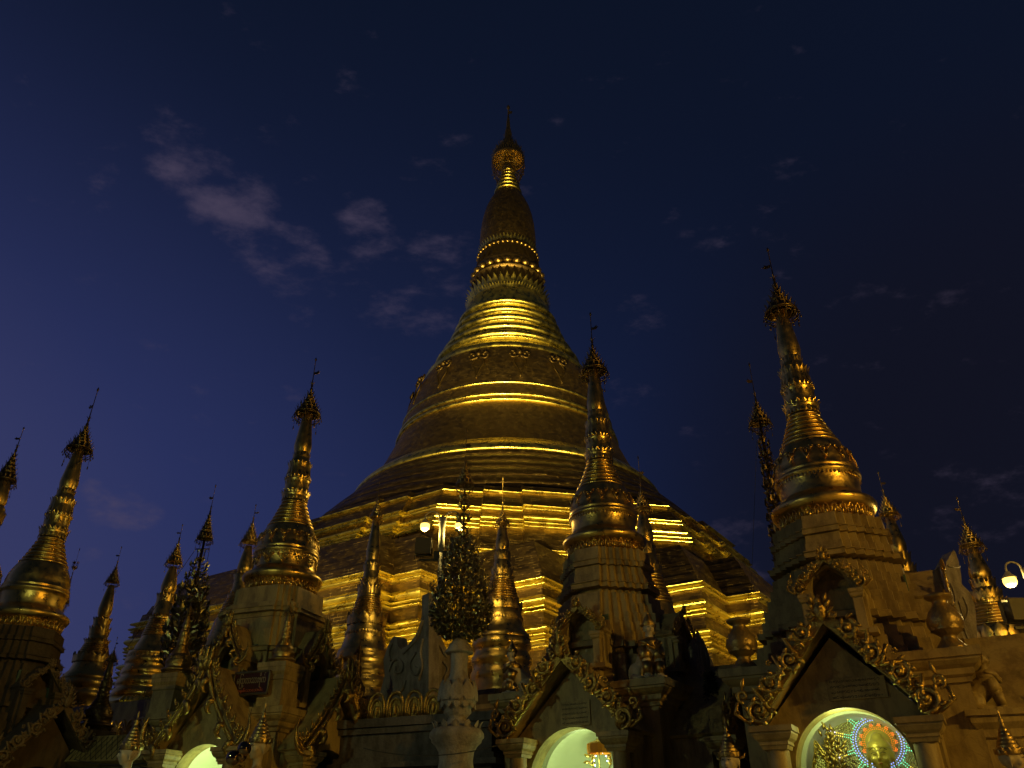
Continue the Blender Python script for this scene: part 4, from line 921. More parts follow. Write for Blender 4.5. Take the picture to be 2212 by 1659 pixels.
corner_stupa(A_AX, A_A0, 1.95, 1.8, 2.9, .32, .42, 'dark small stupa on the corner of the dark left shrine', phei=1.4, mt=M_DARKG, pm=M_PLASD)
corner_stupa(C_AX, C_A0, 1.75, 1.75, 4.1, .16, .25, 'tiny pale pinnacle at the far corner of the centre right shrine', phei=.9, full=False, pm=M_STONE, ped=.28)
# ================================================================== street lamps
def street_lamp(name_label, p, hoop, power, boxes=True, rz=0.0, boxdir=1, size=.15, sidelamps=2, shade=True):
    """p: world point of the top of the post"""
    t = thing('street_lamp', name_label, 'street lamp', (p[0], p[1], GZ), rz, 'twin armed lamp posts'); H = p[2]-GZ
    m = MB(); m.tube([(0, 0, 0), (0, 0, .5)], .16, 12); m.tube([(0, 0, .5), (0, 0, H-1.55)], [.085, .075], 12); m.tube([(0, 0, H-1.55), (0, 0, H-.28)], [.11, .11], 12); m.build('post', M_POST, t)
    for s in ((-1, 1) if sidelamps == 2 else (-1,)):
        a = MB(); P = [(s*.10, 0, H-.65), (s*.12, 0, H-.3)] + [(s*(.12+hoop*.5-hoop*.5*cos(pi*k/10)), 0, H-.28+hoop*.42*sin(pi*k/10)) for k in range(11)] + [(s*(.12+hoop), 0, H-.42)]
        a.tube(P, .028, 8); arm = a.build('lamp_arm', M_POST, t)
        x = s*(.12+hoop); zc = H-.50
        h = MB(); h.lathe([(.03, zc+.14), (.06, zc+.12), (.10, zc+.05), (.17, zc-.02), (.19, zc-.06), (.17, zc-.06), (.12, zc-.02)], 20, c=(x, 0)); h.build('lamp_hood', M_POST, arm)
        b = MB(); b.ball((x, 0, zc-.14), (.175, .175, .165), 16, 10); b.build('bulb_globe', M_BULB, arm)
        l = lamp('lamp_light', 'POINT', (x, -.02, zc-.42), power, GOLDL, t, .10)
    if boxes:
        for s in ((-1, 1) if sidelamps == 2 else (-1,)):
            b = MB(); z = H-1.42; x = s*.62
            b.ribbon([(-.28, .27), (-.28, -.30), (.28, -.30), (.28, .27)], -.26*boxdir, -.20*boxdir, mat=Matrix.Translation((x, 0, z)))
            b.tube([(x-.27, 0, z), (x+.27, 0, z)], [.27, .27], 20, flat=.75); b.box((x, .16, z+.0), (.56, .2, .58)); b.tube([(x-.3, .05, z-.42), (x-.3, .05, z)], .015, 5); b.tube([(x+.3, .05, z-.42), (x+.3, .05, z)], .015, 5)
            b.build('floodlight_box', M_BOX, t)
        c = MB(); c.box((0, .05, H-1.86), (1.55, .07, .07)); c.box((0, .05, H-1.7), (.5, .2, .26)); c.build('cross_bar', M_BOX, t)
    return t
p = at(957, 1101, 27.0)
street_lamp('lamp post with two glowing globes and floodlight boxes in front of the great stupa', p, .50, 130, True)
p = at(2208, 1206, 21.0)
street_lamp('glowing lamp post at the right edge of the picture', p, .42, 160, True)
street_lamp('amber street lamp on the pavement far right of the shrines', (19.0, -1.0, 8.5), .5, LAMP_R*0+1, False)
street_lamp('white street lamp on the pavement left of the shrines', (-10.5, 8.5, 7.0), .5, LAMP_L*0+1, False)
lamp('amber_lamp_light', 'POINT', (19.0, -1.0, 7.9), LAMP_R, AMBER, None, .22)
lamp('white_lamp_light', 'POINT', (-10.5, 8.5, 6.4), LAMP_L, COOL, None, .22)
lp = at(957, 1101, 27.0)
lamp('box_beam_bell', 'SPOT', (lp.x-.62, 27.35, lp.z-1.42), 155000, GOLDL, None, .3, (-2, 79, 40), 48, .5)
lamp('box_beam_spire', 'SPOT', (lp.x+.62, 27.35, lp.z-1.42), 200000, GOLDL, None, .3, (-1, 79, 66), 32, .6)
# ================================================================== metal padetha trees
def axis_x(pts, Y): return sum(at(x, y, Y).x for x, y in pts)/len(pts)
def zr_at(y, w, Y):
    r = ray(CX, y); z = r.z*(Y/r.y); return w/F*(Y*CT+z*ST), z-GZ
def cage_tree(label, Y, pts, ytip, crownspec, shells, lattice, stem, zbase_y, seed=3, mat=M_LEAF, foot=0.0):
    X = axis_x(pts, Y); rnd = random.Random(seed); random.seed(seed)
    t = thing('padetha_tree', label, 'metal tree', (X, Y, foot), 0, 'gilded metal trees hung with leaves'); off = foot - GZ
    sub = lambda z: z - off
    y0, w0, y1 = crownspec; r, zb = zr_at(y0, w0, Y); _, zt = zr_at(y1, 1, Y); _, ztp = zr_at(ytip, 1, Y)
    umbrella(t, sub(zb), r, sub(zt), sub(ztp), M_DARKG, 1)
    _, zlow = zr_at(zbase_y, 1, Y)
    m = MB(); m.tube([(0, 0, sub(zlow)), (0, 0, sub(zt))], [stem*1.3, stem*.6], 8); m.build('trunk', M_DARKG, t)
    l = MB(); rd = MB()
    for (ya, wa, yb, wb, cnt, ln) in shells:
        ra, za = zr_at(ya, wa, Y); rb, zb2 = zr_at(yb, wb, Y)
        n = max(8, int(cnt/12))
        for k in range(n):
            a = 2*pi*k/n; rd.tube([(ra*sin(a), -ra*cos(a), sub(za)), (rb*sin(a), -rb*cos(a), sub(zb2))], .008, 3)
        for i in range(cnt):
            q = rnd.random(); a = rnd.random()*2*pi; rr = (ra+(rb-ra)*q)*(1+rnd.uniform(-.10, .05)); z = za+(zb2-za)*q
            up = 1 if za > zb2 else 1
            l.leaf((rr*sin(a), -rr*cos(a), sub(z)), (sin(a)*rnd.uniform(-.2, .5)+rnd.uniform(-.9, .9), -cos(a)*rnd.uniform(-.2, .5)+rnd.uniform(-.9, .9), rnd.uniform(-.7, 1.1)), ln*rnd.uniform(.4, .7), ln*rnd.uniform(.7, 1.3))
        for k in range(int(cnt/22)):     # upright sprigs on the rim of the tier
            a = 2*pi*k/(cnt/22); R_ = max(ra, rb)*1.0; z = za if ra > rb else zb2; z = max(za, zb2) if abs(ra-rb) < .1 else z
            for j in range(5): l.leaf((R_*sin(a)*(1+.02*j), -R_*cos(a)*(1+.02*j), sub(z)+j*ln*.4), (sin(a)*.5*(-1)**j + rnd.uniform(-.3, .3), rnd.uniform(-.6, .6), 1), ln*.4, ln*.8)
    for (y, w, hh) in lattice:
        rr, z = zr_at(y, w, Y)
        for k in range(8):
            a = 2*pi*k/8; rd.tube([(0, 0, sub(z)-hh*.5), (rr*sin(a), -rr*cos(a), sub(z)-hh*.1), (rr*.9*sin(a), -rr*.9*cos(a), sub(z)+hh*.3), (0, 0, sub(z)+hh*.5)], .014, 4)
            l.leaf((rr*sin(a), -rr*cos(a), sub(z)), (sin(a), -cos(a), 1.2), hh*.3, hh*.5)
    rd.build('rod_cage', M_DARKG, t); l.build('leaf_foliage', mat, t)
    return t
cage_tree('metal tree with a bowl of gilt leaves growing from the white stone vase', 18.0, [(1012, 935), (1006, 1040), (996, 1200), (991, 1370)], 926, (1050, 20, 1003),
    [(1378, 10, 1374, 36, 260, .09), (1374, 36, 1358, 54, 700, .105), (1358, 54, 1325, 63, 1050, .11), (1325, 62, 1286, 54, 860, .11), (1280, 50, 1258, 43, 480, .11), (1250, 42, 1226, 35, 420, .11), (1218, 33, 1198, 28, 300, .10), (1192, 25, 1176, 21, 180, .09), (1172, 17, 1160, 13, 60, .08)],
    [(1150, 10, .3), (1122, 11, .34), (1095, 8, .25), (1075, 6, .2)], .03, 1385, 5, foot=at(990, 1380, 18).z - .02)
def branch_tree(label, Y, pts, ytip, crownspec, tiers, zbase_y, seed, stem=.05, foot=GZ, side=None, mat=M_LEAF):
    X = axis_x(pts, Y); rnd = random.Random(seed); random.seed(seed)
    t = thing('padetha_tree', label, 'metal tree', (X, Y, foot), 0, 'gilded metal trees hung with leaves'); off = foot - GZ; sub = lambda z: z - off
    y0, w0, y1 = crownspec; r, zb = zr_at(y0, w0, Y); _, zt = zr_at(y1, 1, Y); _, ztp = zr_at(ytip, 1, Y)
    umbrella(t, sub(zb), r, sub(zt), sub(ztp), M_DARKG, -1)
    m = MB(); m.tube([(0, 0, 0), (0, 0, sub(zt))], [stem*1.5, stem*.7], 8); m.build('trunk', M_DARKG, t)
    b = MB(); l = MB()
    for (y, w, hgt, n, big) in tiers:
        rr, z = zr_at(y, w, Y); z = sub(z)
        b.ball((0, 0, z-hgt*.3), (rr*.28, rr*.28, hgt*.2), 8, 6)
        b.lathe([(rr*.7, z-.02), (rr*.74, z), (rr*.7, z+.02)], 20)
        for k in range(n):
            a = 2*pi*k/n + rnd.uniform(-.2, .2); s, c = sin(a), -cos(a); R_ = rr*rnd.uniform(.8, 1.08)
            P = [(0, 0, z-hgt*.35), (s*R_*.6, c*R_*.6, z-hgt*.3), (s*R_, c*R_, z), (s*R_*.96, c*R_*.96, z+hgt*.55)]
            b.tube(P, [.018, .014, .012, .008], 4)
            for j in range(big):
                q = j/big; zz = z-hgt*.2+hgt*(.95*q); x = s*R_*(.8+.2*q); yy = c*R_*(.8+.2*q)
                for sg in (-1, 1):
                    l.leaf((x, yy, zz), (c*sg+s*.4, -s*sg+c*.4, rnd.uniform(.5, 1.3)), hgt*.16, hgt*rnd.uniform(.25, .38))
            l.leaf((s*R_*.96, c*R_*.96, z+hgt*.5), (s*.2, c*.2, 1), hgt*.18, hgt*.42)
    b.build('branches', M_DARKG, t); l.build('leaf_foliage', mat, t); return t
tr = branch_tree('tall metal tree of leafy tiers above the flame gables at left', 23.5, [(462, 1060), (440, 1160), (420, 1280), (397, 1400)], 1046, (1165, 17, 1108),
    [(1206, 9, .3, 8, 1), (1238, 17, .45, 9, 3), (1268, 22, .5, 10, 3), (1298, 27, .6, 11, 4), (1330, 33, .7, 12, 4), (1362, 38, .8, 13, 4), (1395, 44, .8, 14, 4), (1425, 42, .8, 12, 4)], 1420, 4)
wm = MB(); rr, zz = zr_at(1186, 15, 23.5); wm.tube([(-rr, 0, zz), (rr, 0, zz)], .02, 6); wm.tube([(rr, 0, zz), (rr, 0, zz-4.2)], .008, 4); wm.tube([(-rr, 0, zz), (-rr-1.4, 0, zz-3.0)], .008, 4); wm.build('cross_arm', M_DARKG, tr)
branch_tree('dark metal tree standing close behind the left side of the nearest shrine', 20.0, [(1630, 800), (1650, 905), (1660, 1020), (1672, 1200)], 783, (915, 23, 868),
    [(945, 7, .3, 6, 2), (975, 10, .4, 7, 3), (1005, 12, .5, 8, 3), (1040, 14, .5, 8, 3), (1075, 14, .55, 9, 3), (1110, 16, .55, 9, 3), (1145, 18, .6, 9, 3), (1180, 20, .6, 9, 3), (1215, 24, .6, 9, 3)], 1420, 8, mat=M_DARKG)
branch_tree('thin dark metal tree between the dark left shrine and the small gilded stupa', 28.0, [(163, 1190), (155, 1250), (146, 1300)], 1183, (1303, 10, 1250),
    [(1225, 6, .25, 6, 1), (1320, 5, .3, 6, 2), (1345, 6, .3, 6, 2)], 1400, 9, stem=.03, mat=M_DARKG)
# ================================================================== white stone vase under the central tree
def vase(name, label, Y, pts, prof, petals, mat, foot=GZ, seg=40, group=None, cat='vase'):
    X = axis_x(pts, Y); t = thing(name, label, cat, (X, Y, foot), 0, group); off = foot-GZ
    m = MB(); P = []
    for y, w in prof:
        r, z = zr_at(y, w, Y); P.append((r, z-off))
    m.lathe(P[::-1], seg); m.build('body', mat, t)
    a = MB()
    for (n, y, w, pw, ph, b, dn) in petals:
        r, z = zr_at(y, w, Y)
        for k in range(n):
            q = 2*pi*k/n; o = Vector((sin(q), -cos(q), 0)); a.petal((o.x*r, o.y*r, z-off), (0, 0, -1 if dn else 1), o, pw, ph, b, n=5)
            for s in (-1, 1): a.tube([(o.x*r+o.y*s*pw*.3, o.y*r-o.x*s*pw*.3, z-off), (o.x*(r+ph*b*.4)+o.y*s*pw*.42, o.y*(r+ph*b*.4)-o.x*s*pw*.42, z-off+(-1 if dn else 1)*ph*.6), (o.x*(r+ph*b), o.y*(r+ph*b), z-off+(-1 if dn else 1)*ph*.98)], pw*.06, 4)
    a.build('acanthus_leaves', mat, t)
    return t
vase('stone_vase', 'tall white stone vase carved with acanthus leaves in the centre foreground', 18.0, [(990, 1380), (990, 1600)],
     [(1376, 6.2), (1380, 11.4), (1392, 21.8), (1408, 30.2), (1410, 31.2), (1412, 29.1), (1411, 20.8), (1416, 19.2), (1440, 17.7), (1460, 19.8), (1472, 25.0), (1486, 32.2), (1500, 37.4), (1512, 39.5), (1522, 36.4), (1530, 29.1), (1540, 30.2), (1546, 25.0), (1552, 19.8), (1558, 21.8), (1566, 30.2), (1572, 40.6), (1576, 52.0), (1584, 58.2), (1594, 59.3), (1598, 55.1), (1604, 54.1), (1612, 45.8), (1625, 38.5), (1645, 36.4), (1670, 40.6), (1720, 46.8), (1724, 57.2), (1760, 58.2), (1900, 58.2), (2052, 60.0)],
     [(9, 1516, 40, .30, .44, -.20, False), (12, 1576, 48, .15, .15, .4, False), (12, 1518, 36, .14, .14, .15, True)], M_STONE)
pm = pmat('gilt_plaster_vase', (.32, .22, .07), .42, .7, .5, 6, .4, 14)
for lb, x, y in (('gilt vase on the left cornice corner of the nearest shrine', -1.85, -1.85), ('gilt vase on the right cornice corner of the nearest shrine', 1.85, -1.85)):
    X, Y = local_world(D_AX, D_A0, x, y); t = thing('ornamental_vase', lb, 'vase', (X, Y, 3.02), 0, 'vases on the nearest shrine')
    m = MB(); m.lathe([(.0, 0), (.27, 0), (.26, .06), (.18, .16), (.12, .24), (.15, .28), (.26, .36), (.31, .48), (.30, .58), (.24, .70), (.16, .80), (.13, .84), (.13, .90), (.20, .93), (.24, .96), (.24, 1.0), (.14, .99), (.1, .9)], 32); m.build('vase_body', pm, t)
    a = MB()
    for k in range(8):
        q = 2*pi*k/8; a.petal((.26*sin(q), -.26*cos(q), .36), (0, 0, 1), (sin(q), -cos(q), 0), .2, .36, -.12)
    a.build('leaf_relief', pm, t)
# ================================================================== white carved stone gable behind the vase
def plane_pt(x, y, P0, nrm):
    r = ray(x, y); return r*((P0.dot(nrm))/r.dot(nrm))
def slab(mb, pts, P0, az, thick):
    """picture outline laid on an upright plane through P0 whose normal has azimuth az; given real thickness"""
    a = radians(az); n = Vector((sin(a), -cos(a), 0)); W_ = [plane_pt(x, y, P0, n) for x, y in pts]; m = len(W_)
    vs = [p for p in W_] + [p - n*thick for p in W_]
    mb.add(vs, [tuple(range(m)), tuple(m+k for k in range(m))[::-1]] + [(k, m+k, m+(k+1) % m, (k+1) % m) for k in range(m)], None, False)
    return n
P0 = at(926, 1290, 22.0)
t = thing('carved_stone_gable', 'white stone gable with a tall curved peak and a smaller horn, behind the vase', 'stone gable', (0, 0, 0), 0)
m = MB(); slab(m, [(773, 1990), (812, 1530), (831, 1458), (828, 1426), (836, 1399), (845, 1381), (851, 1374), (857, 1377), (859, 1394), (866, 1403), (878, 1396), (890, 1383), (901, 1366), (909, 1342), (914, 1316), (914, 1302), (918, 1292), (926, 1280), (926, 1530), (903, 1990)], P0, -48, .35); m.build('left_face', M_STONE, t)
m = MB(); n_ = slab(m, [(903, 1990), (926, 1532), (926, 1281), (932, 1296), (936, 1322), (942, 1350), (950, 1372), (960, 1392), (968, 1408), (976, 1412), (980, 1440), (984, 1534), (969, 1990)], P0, 38, .35); m.build('right_face', M_STONE, t)
m = MB()
nn = Vector((sin(radians(-48)), -cos(radians(-48)), 0))
for pts in ([(842, 1450), (850, 1430), (862, 1424), (872, 1436), (868, 1452), (856, 1452), (856, 1440)], [(915, 1340), (905, 1372), (890, 1394), (872, 1412)], [(900, 1410), (888, 1430), (890, 1450), (902, 1458), (908, 1444), (900, 1438)], [(848, 1390), (842, 1410), (846, 1428)], [(878, 1470), (870, 1490), (850, 1500), (836, 1490)], [(915, 1380), (910, 1410), (914, 1440), (906, 1470)]):
    m.tube(smoothcurve([tuple(plane_pt(x, y, P0, nn)+nn*.03) for x, y in pts], 5), .035, 5)
nn2 = Vector((sin(radians(38)), -cos(radians(38)), 0))
for pts in ([(934, 1340), (940, 1375), (952, 1400), (964, 1420)], [(938, 1400), (934, 1430), (942, 1460), (938, 1500)], [(956, 1430), (966, 1445), (958, 1470), (970, 1500)]):
    m.tube(smoothcurve([tuple(plane_pt(x, y, P0, nn2)+nn2*.03) for x, y in pts], 5), .035, 5)
m.build('relief_lines', M_STONE, t)
def stone_finial(label, Y, pts, az, th, mat=M_STONE, lines=()):
    P0 = at(*pts[5], Y); t = thing('stone_finial', label, 'stone finial', (P0.x, P0.y, 0), 0); m = MB(); n = slab(m, pts, P0, az, th)
    for i in range(len(m.v)): v = m.v[i]; m.v[i] = (v[0]-P0.x, v[1]-P0.y, v[2])
    m.build('finial_body', mat, t)
    r = MB()
    for l in lines: r.tube(smoothcurve([tuple(plane_pt(x, y, P0, n)+n*.02-Vector((P0.x, P0.y, 0))) for x, y in l], 5), .025, 5)
    if lines: r.build('relief_lines', mat, t)
stone_finial('drape shaped stone finial between the two right shrines', 19.5, [(1520, 1480), (1506, 1440), (1500, 1405), (1498, 1385), (1506, 1392), (1505, 1378), (1511, 1374), (1518, 1380), (1528, 1402), (1534, 1425), (1536, 1478), (1598, 1990), (1570, 1990)], 20, .3, M_STONE, [[(1512, 1385), (1514, 1420), (1524, 1460)], [(1506, 1396), (1510, 1425), (1518, 1455)], [(1522, 1400), (1526, 1430), (1530, 1465)]])
stone_finial('pale curved stone finial against the sky behind the right shoulder of the nearest shrine', 20.5, [(2205, 1990), (2046, 1400), (2050, 1330), (2048, 1290), (2043, 1235), (2044, 1215), (2052, 1200), (2060, 1188), (2064, 1192), (2070, 1210), (2076, 1240), (2078, 1262), (2096, 1280), (2106, 1310), (2110, 1350), (2112, 1400), (2280, 1990)], 10, .45, M_STONE, [[(2046, 1222), (2060, 1226), (2072, 1224)], [(2052, 1260), (2062, 1290), (2060, 1330), (2070, 1380)], [(2080, 1290), (2090, 1320), (2080, 1350), (2092, 1385)], [(2070, 1300), (2078, 1330), (2072, 1370)]])
# ================================================================== low walls with rows of gilded arch leaves
def wall_row(label, Ptop, az, w, depth, h, n, aw, ah, wm_, am, x0, gap=1.0):
    t = thing('platform_wall', label, 'wall', (Ptop.x, Ptop.y, GZ), radians(az)); H = Ptop.z-GZ
    m = MB(); m.box((0, depth/2, H/2-.1), (w, depth, H-.2))
    for (z, o, hh) in ((H-.10, .16, .20), (H-.28, .09, .14), (H-.95, .10, .12), (H-1.08, .2, .12), (H-1.9, .25, .16), (H-2.1, .32, .16)): m.box((0, depth/2, z-.001), (w+2*o, depth+2*o, hh))
    m.build('masonry', wm_, t)
    g_ = MB()
    for k in range(n):
        x = x0 + k*aw*gap
        for q, rr in ((1.0, .045), (.74, .035), (.50, .03)):
            pts = [(x-aw*.42*q, -.06, H), (x-aw*.42*q, -.06, H+ah*.45*q)] + [(x-aw*.42*q*cos(pi*j/8), -.06, H+ah*(.45*q)+ah*.52*q*sin(pi*j/8)) for j in range(1, 8)] + [(x+aw*.42*q, -.06, H+ah*.45*q), (x+aw*.42*q, -.06, H)]
            g_.tube(pts, rr, 6)
        g_.box((x, -.0, H+ah*.35), (aw*.75, .06, ah*.7)); g_.ball((x, -.07, H+ah*.3), (aw*.10, .05, ah*.22), 8, 6)
    g_.build('arch_leaf_row', am, t); return t
wall_row('grey stepped wall topped by gilded arch leaves, in front of the white stone gable', at(895, 1548, 21.2), -24, 4.3, 2.2, 4, 5, .55, .62, M_GREY, M_CARVE, -1.1)
wall_row('brown lit wall with a crest of gilded arch leaves between the two left shrines', at(250, 1600, 27.0), -28, 7.0, 2.5, 4, 12, .42, .60, M_PLAS, M_CARVE, -2.3)
b = MB(); P1 = at(248, 1518, 28.6); tw = thing('stupa_plinth_wall', 'orange lit plain wall below the stupa with five thick bands', 'wall', (P1.x, P1.y, GZ), radians(-28)); b.box((0, 1.2, (P1.z-GZ)/2), (6.4, 2.4, P1.z-GZ)); b.box((0, 1.2, P1.z-GZ-.75), (6.5, 2.5, .10)); b.build('masonry', M_PLAS, tw)
P1 = at(215, 1648, 23.0); tw = thing('lattice_roof', 'sloping roof covered with a diamond lattice low between the left shrines', 'roof', (P1.x, P1.y, P1.z), radians(-12))
b = MB(); b.ribbon([(-1.3, 0), (1.3, .0), (1.1, .75), (-.7, .7)], -.1, .2, mat=Matrix.Rotation(radians(-25), 4, 'X')); b.build('roof_sheet', M_PLAS, tw)
b = MB()
for k in range(16):
    for s in (-1, 1): x = -1.2+k*.16; b.tube([Matrix.Rotation(radians(-25), 4, 'X') @ Vector((x, -.11, .03)), Matrix.Rotation(radians(-25), 4, 'X') @ Vector((max(-.75, min(1.12, x+s*.35)), -.11, .68))], .008, 3)
b.build('lattice', M_BLACK, tw)
b = MB(); b.box((0, .2, -(P1.z-GZ)/2-.05), (2.4, .3, P1.z-GZ-.1)); b.build('roof_wall', M_GREY, tw)
# ================================================================== dark tree between the two right shrines
random.seed(21)
P1 = at(1533, 1462, 19.0); t = thing('narrow_tree', 'black narrow tree in deep shade between the two right shrines', 'tree', (P1.x, P1.y, GZ), 0)
m = MB(); m.tube([(0, 0, 0), (.05, 0, 2), (0, .05, P1.z-GZ-.3)], [.14, .1, .03], 8)
for k in range(14): a = k*2.4; z = .8+k*.24; m.tube([(0, 0, z), (.25*cos(a), .25*sin(a), z+.35)], [.04, .01], 5)
m.build('trunk', M_DARK, t)
l = MB()
for k in range(2600):
    q = random.random(); z = .5+q*(P1.z-GZ-.45); R_ = .42*(1-q**3)*(.75+.35*sin(z*5)*random.random()); a = random.random()*6.28; rr = R_*sqrt(random.random())
    l.leaf((rr*cos(a), rr*sin(a), z), (cos(a)*.7+random.uniform(-.5, .5), sin(a)*.7+random.uniform(-.5, .5), random.uniform(-.2, 1)), .06, .17)
l.build('crown', M_DARK, t)
# ================================================================== figures
def remesh(o, v):
    r = o.modifiers.new('fuse', 'REMESH'); r.mode = 'VOXEL'; r.voxel_size = v; r.use_smooth_shade = True
    s = o.modifiers.new('smooth', 'SMOOTH'); s.factor = .5; s.iterations = 3
def head_mesh(mb, c, h, mat=None, ears=1.0):
    """a head of height h whose face looks along -Y; c is its centre"""
    M = Matrix.Translation(c); M = (mat @ M) if mat is not None else M
    B = lambda p, r, rot=None: mb.ball(tuple(h*q for q in p), tuple(h*q for q in r), 16, 12, M, rot)
    B((0, .04, .08), (.36, .42, .40)); B((0, -.08, -.14), (.27, .29, .33)); B((0, -.20, -.36), (.12, .12, .11))
    B((.17, -.24, -.12), (.12, .12, .13)); B((-.17, -.24, -.12), (.12, .12, .13))
    mb.tube([tuple(M @ Vector(q)*1 for q in [])] if False else [M @ Vector((0, -.34*h, .10*h)), M @ Vector((0, -.41*h, -.02*h)), M @ Vector((0, -.455*h, -.12*h)), M @ Vector((0, -.38*h, -.16*h))], [.035*h, .045*h, .062*h, .04*h], 8)
    B((.045, -.39, -.13), (.035, .04, .028)); B((-.045, -.39, -.13), (.035, .04, .028))
    B((0, -.345, .13), (.22, .06, .035)); B((.12, -.33, .03), (.075, .05, .04)); B((-.12, -.33, .03), (.075, .05, .04))
    B((0, -.36, -.235), (.085, .045, .022)); B((0, -.35, -.272), (.07, .045, .022))
    for s in (-1, 1):
        B((s*.37, .03, -.02), (.045, .10, .14)); B((s*.37, .02, -.20), (.035, .05, .12))
def face_paint(parent, c, h, mat=None, closed=False, mt=M_BLACK):
    M = Matrix.Translation(c); M = (mat @ M) if mat is not None else M
    m = MB(); T_ = lambda pts, r: m.tube([M @ Vector((x*h, y*h, z*h)) for x, y, z in pts], r*h, 5)
    for s in (-1, 1):
        T_([(s*.05, -.405, .13), (s*.11, -.40, .175), (s*.18, -.375, .17), (s*.25, -.33, .12)], .011)
        T_([(s*.055, -.392, .035), (s*.11, -.395, .06), (s*.17, -.375, .05), (s*.215, -.345, .025)], .010)
        if not closed: m.ball((0, 0, 0), (.028*h, .014*h, .024*h), 8, 6, M @ Matrix.Translation((s*.125*h, -.385*h, .03*h)))
    m.build('painted_eyes', mt, parent)
    l = MB(); l.tube([M @ Vector((x*h, y*h, z*h)) for x, y, z in ((-.075, -.385, -.25), (-.03, -.408, -.245), (0, -.405, -.252), (.03, -.408, -.245), (.075, -.385, -.25))], [.006*h, .014*h, .012*h, .014*h, .006*h], 6); l.build('painted_lips', pmat('lip_red', (.25, .06, .03), .4), parent)
def crown_mesh(c, h, tall, mat=None):
    m = MB(); M = Matrix.Translation(c); M = (mat @ M) if mat is not None else M
    pr = [(.40, .12), (.44, .16), (.43, .24), (.46, .27), (.44, .33), (.38, .36)]
    for i in range(5):
        r = .36*(1-i/6.2); z = .40+tall*.11*i; pr += [(r+.03, z), (r+.035, z+tall*.035), (r-.01, z+tall*.06)]
    z = .40+tall*.55; pr += [(.09, z+.02), (.075, z+tall*.1), (.10, z+tall*.14), (.05, z+tall*.18), (.045, z+tall*.36), (.01, z+tall*.46)]
    m.lathe([(r*h, zz*h) for r, zz in pr], 28, mat=M)
    for k in range(14):
        a = 2*pi*k/14; b = M @ Vector((.45*h*sin(a), -.45*h*cos(a)+.03*h, .16*h)); m.petal(b, (0, 0, 1), (sin(a), -cos(a), 0), .16*h, .2*h, .1)
    for s in (-1, 1):      # flaring ear wings
        m.tube([M @ Vector((s*.42*h, .05*h, .1*h)), M @ Vector((s*.56*h, .1*h, .16*h)), M @ Vector((s*.64*h, .12*h, .34*h))], [.05*h, .09*h, .01*h], 8, flat=.5)
    return m
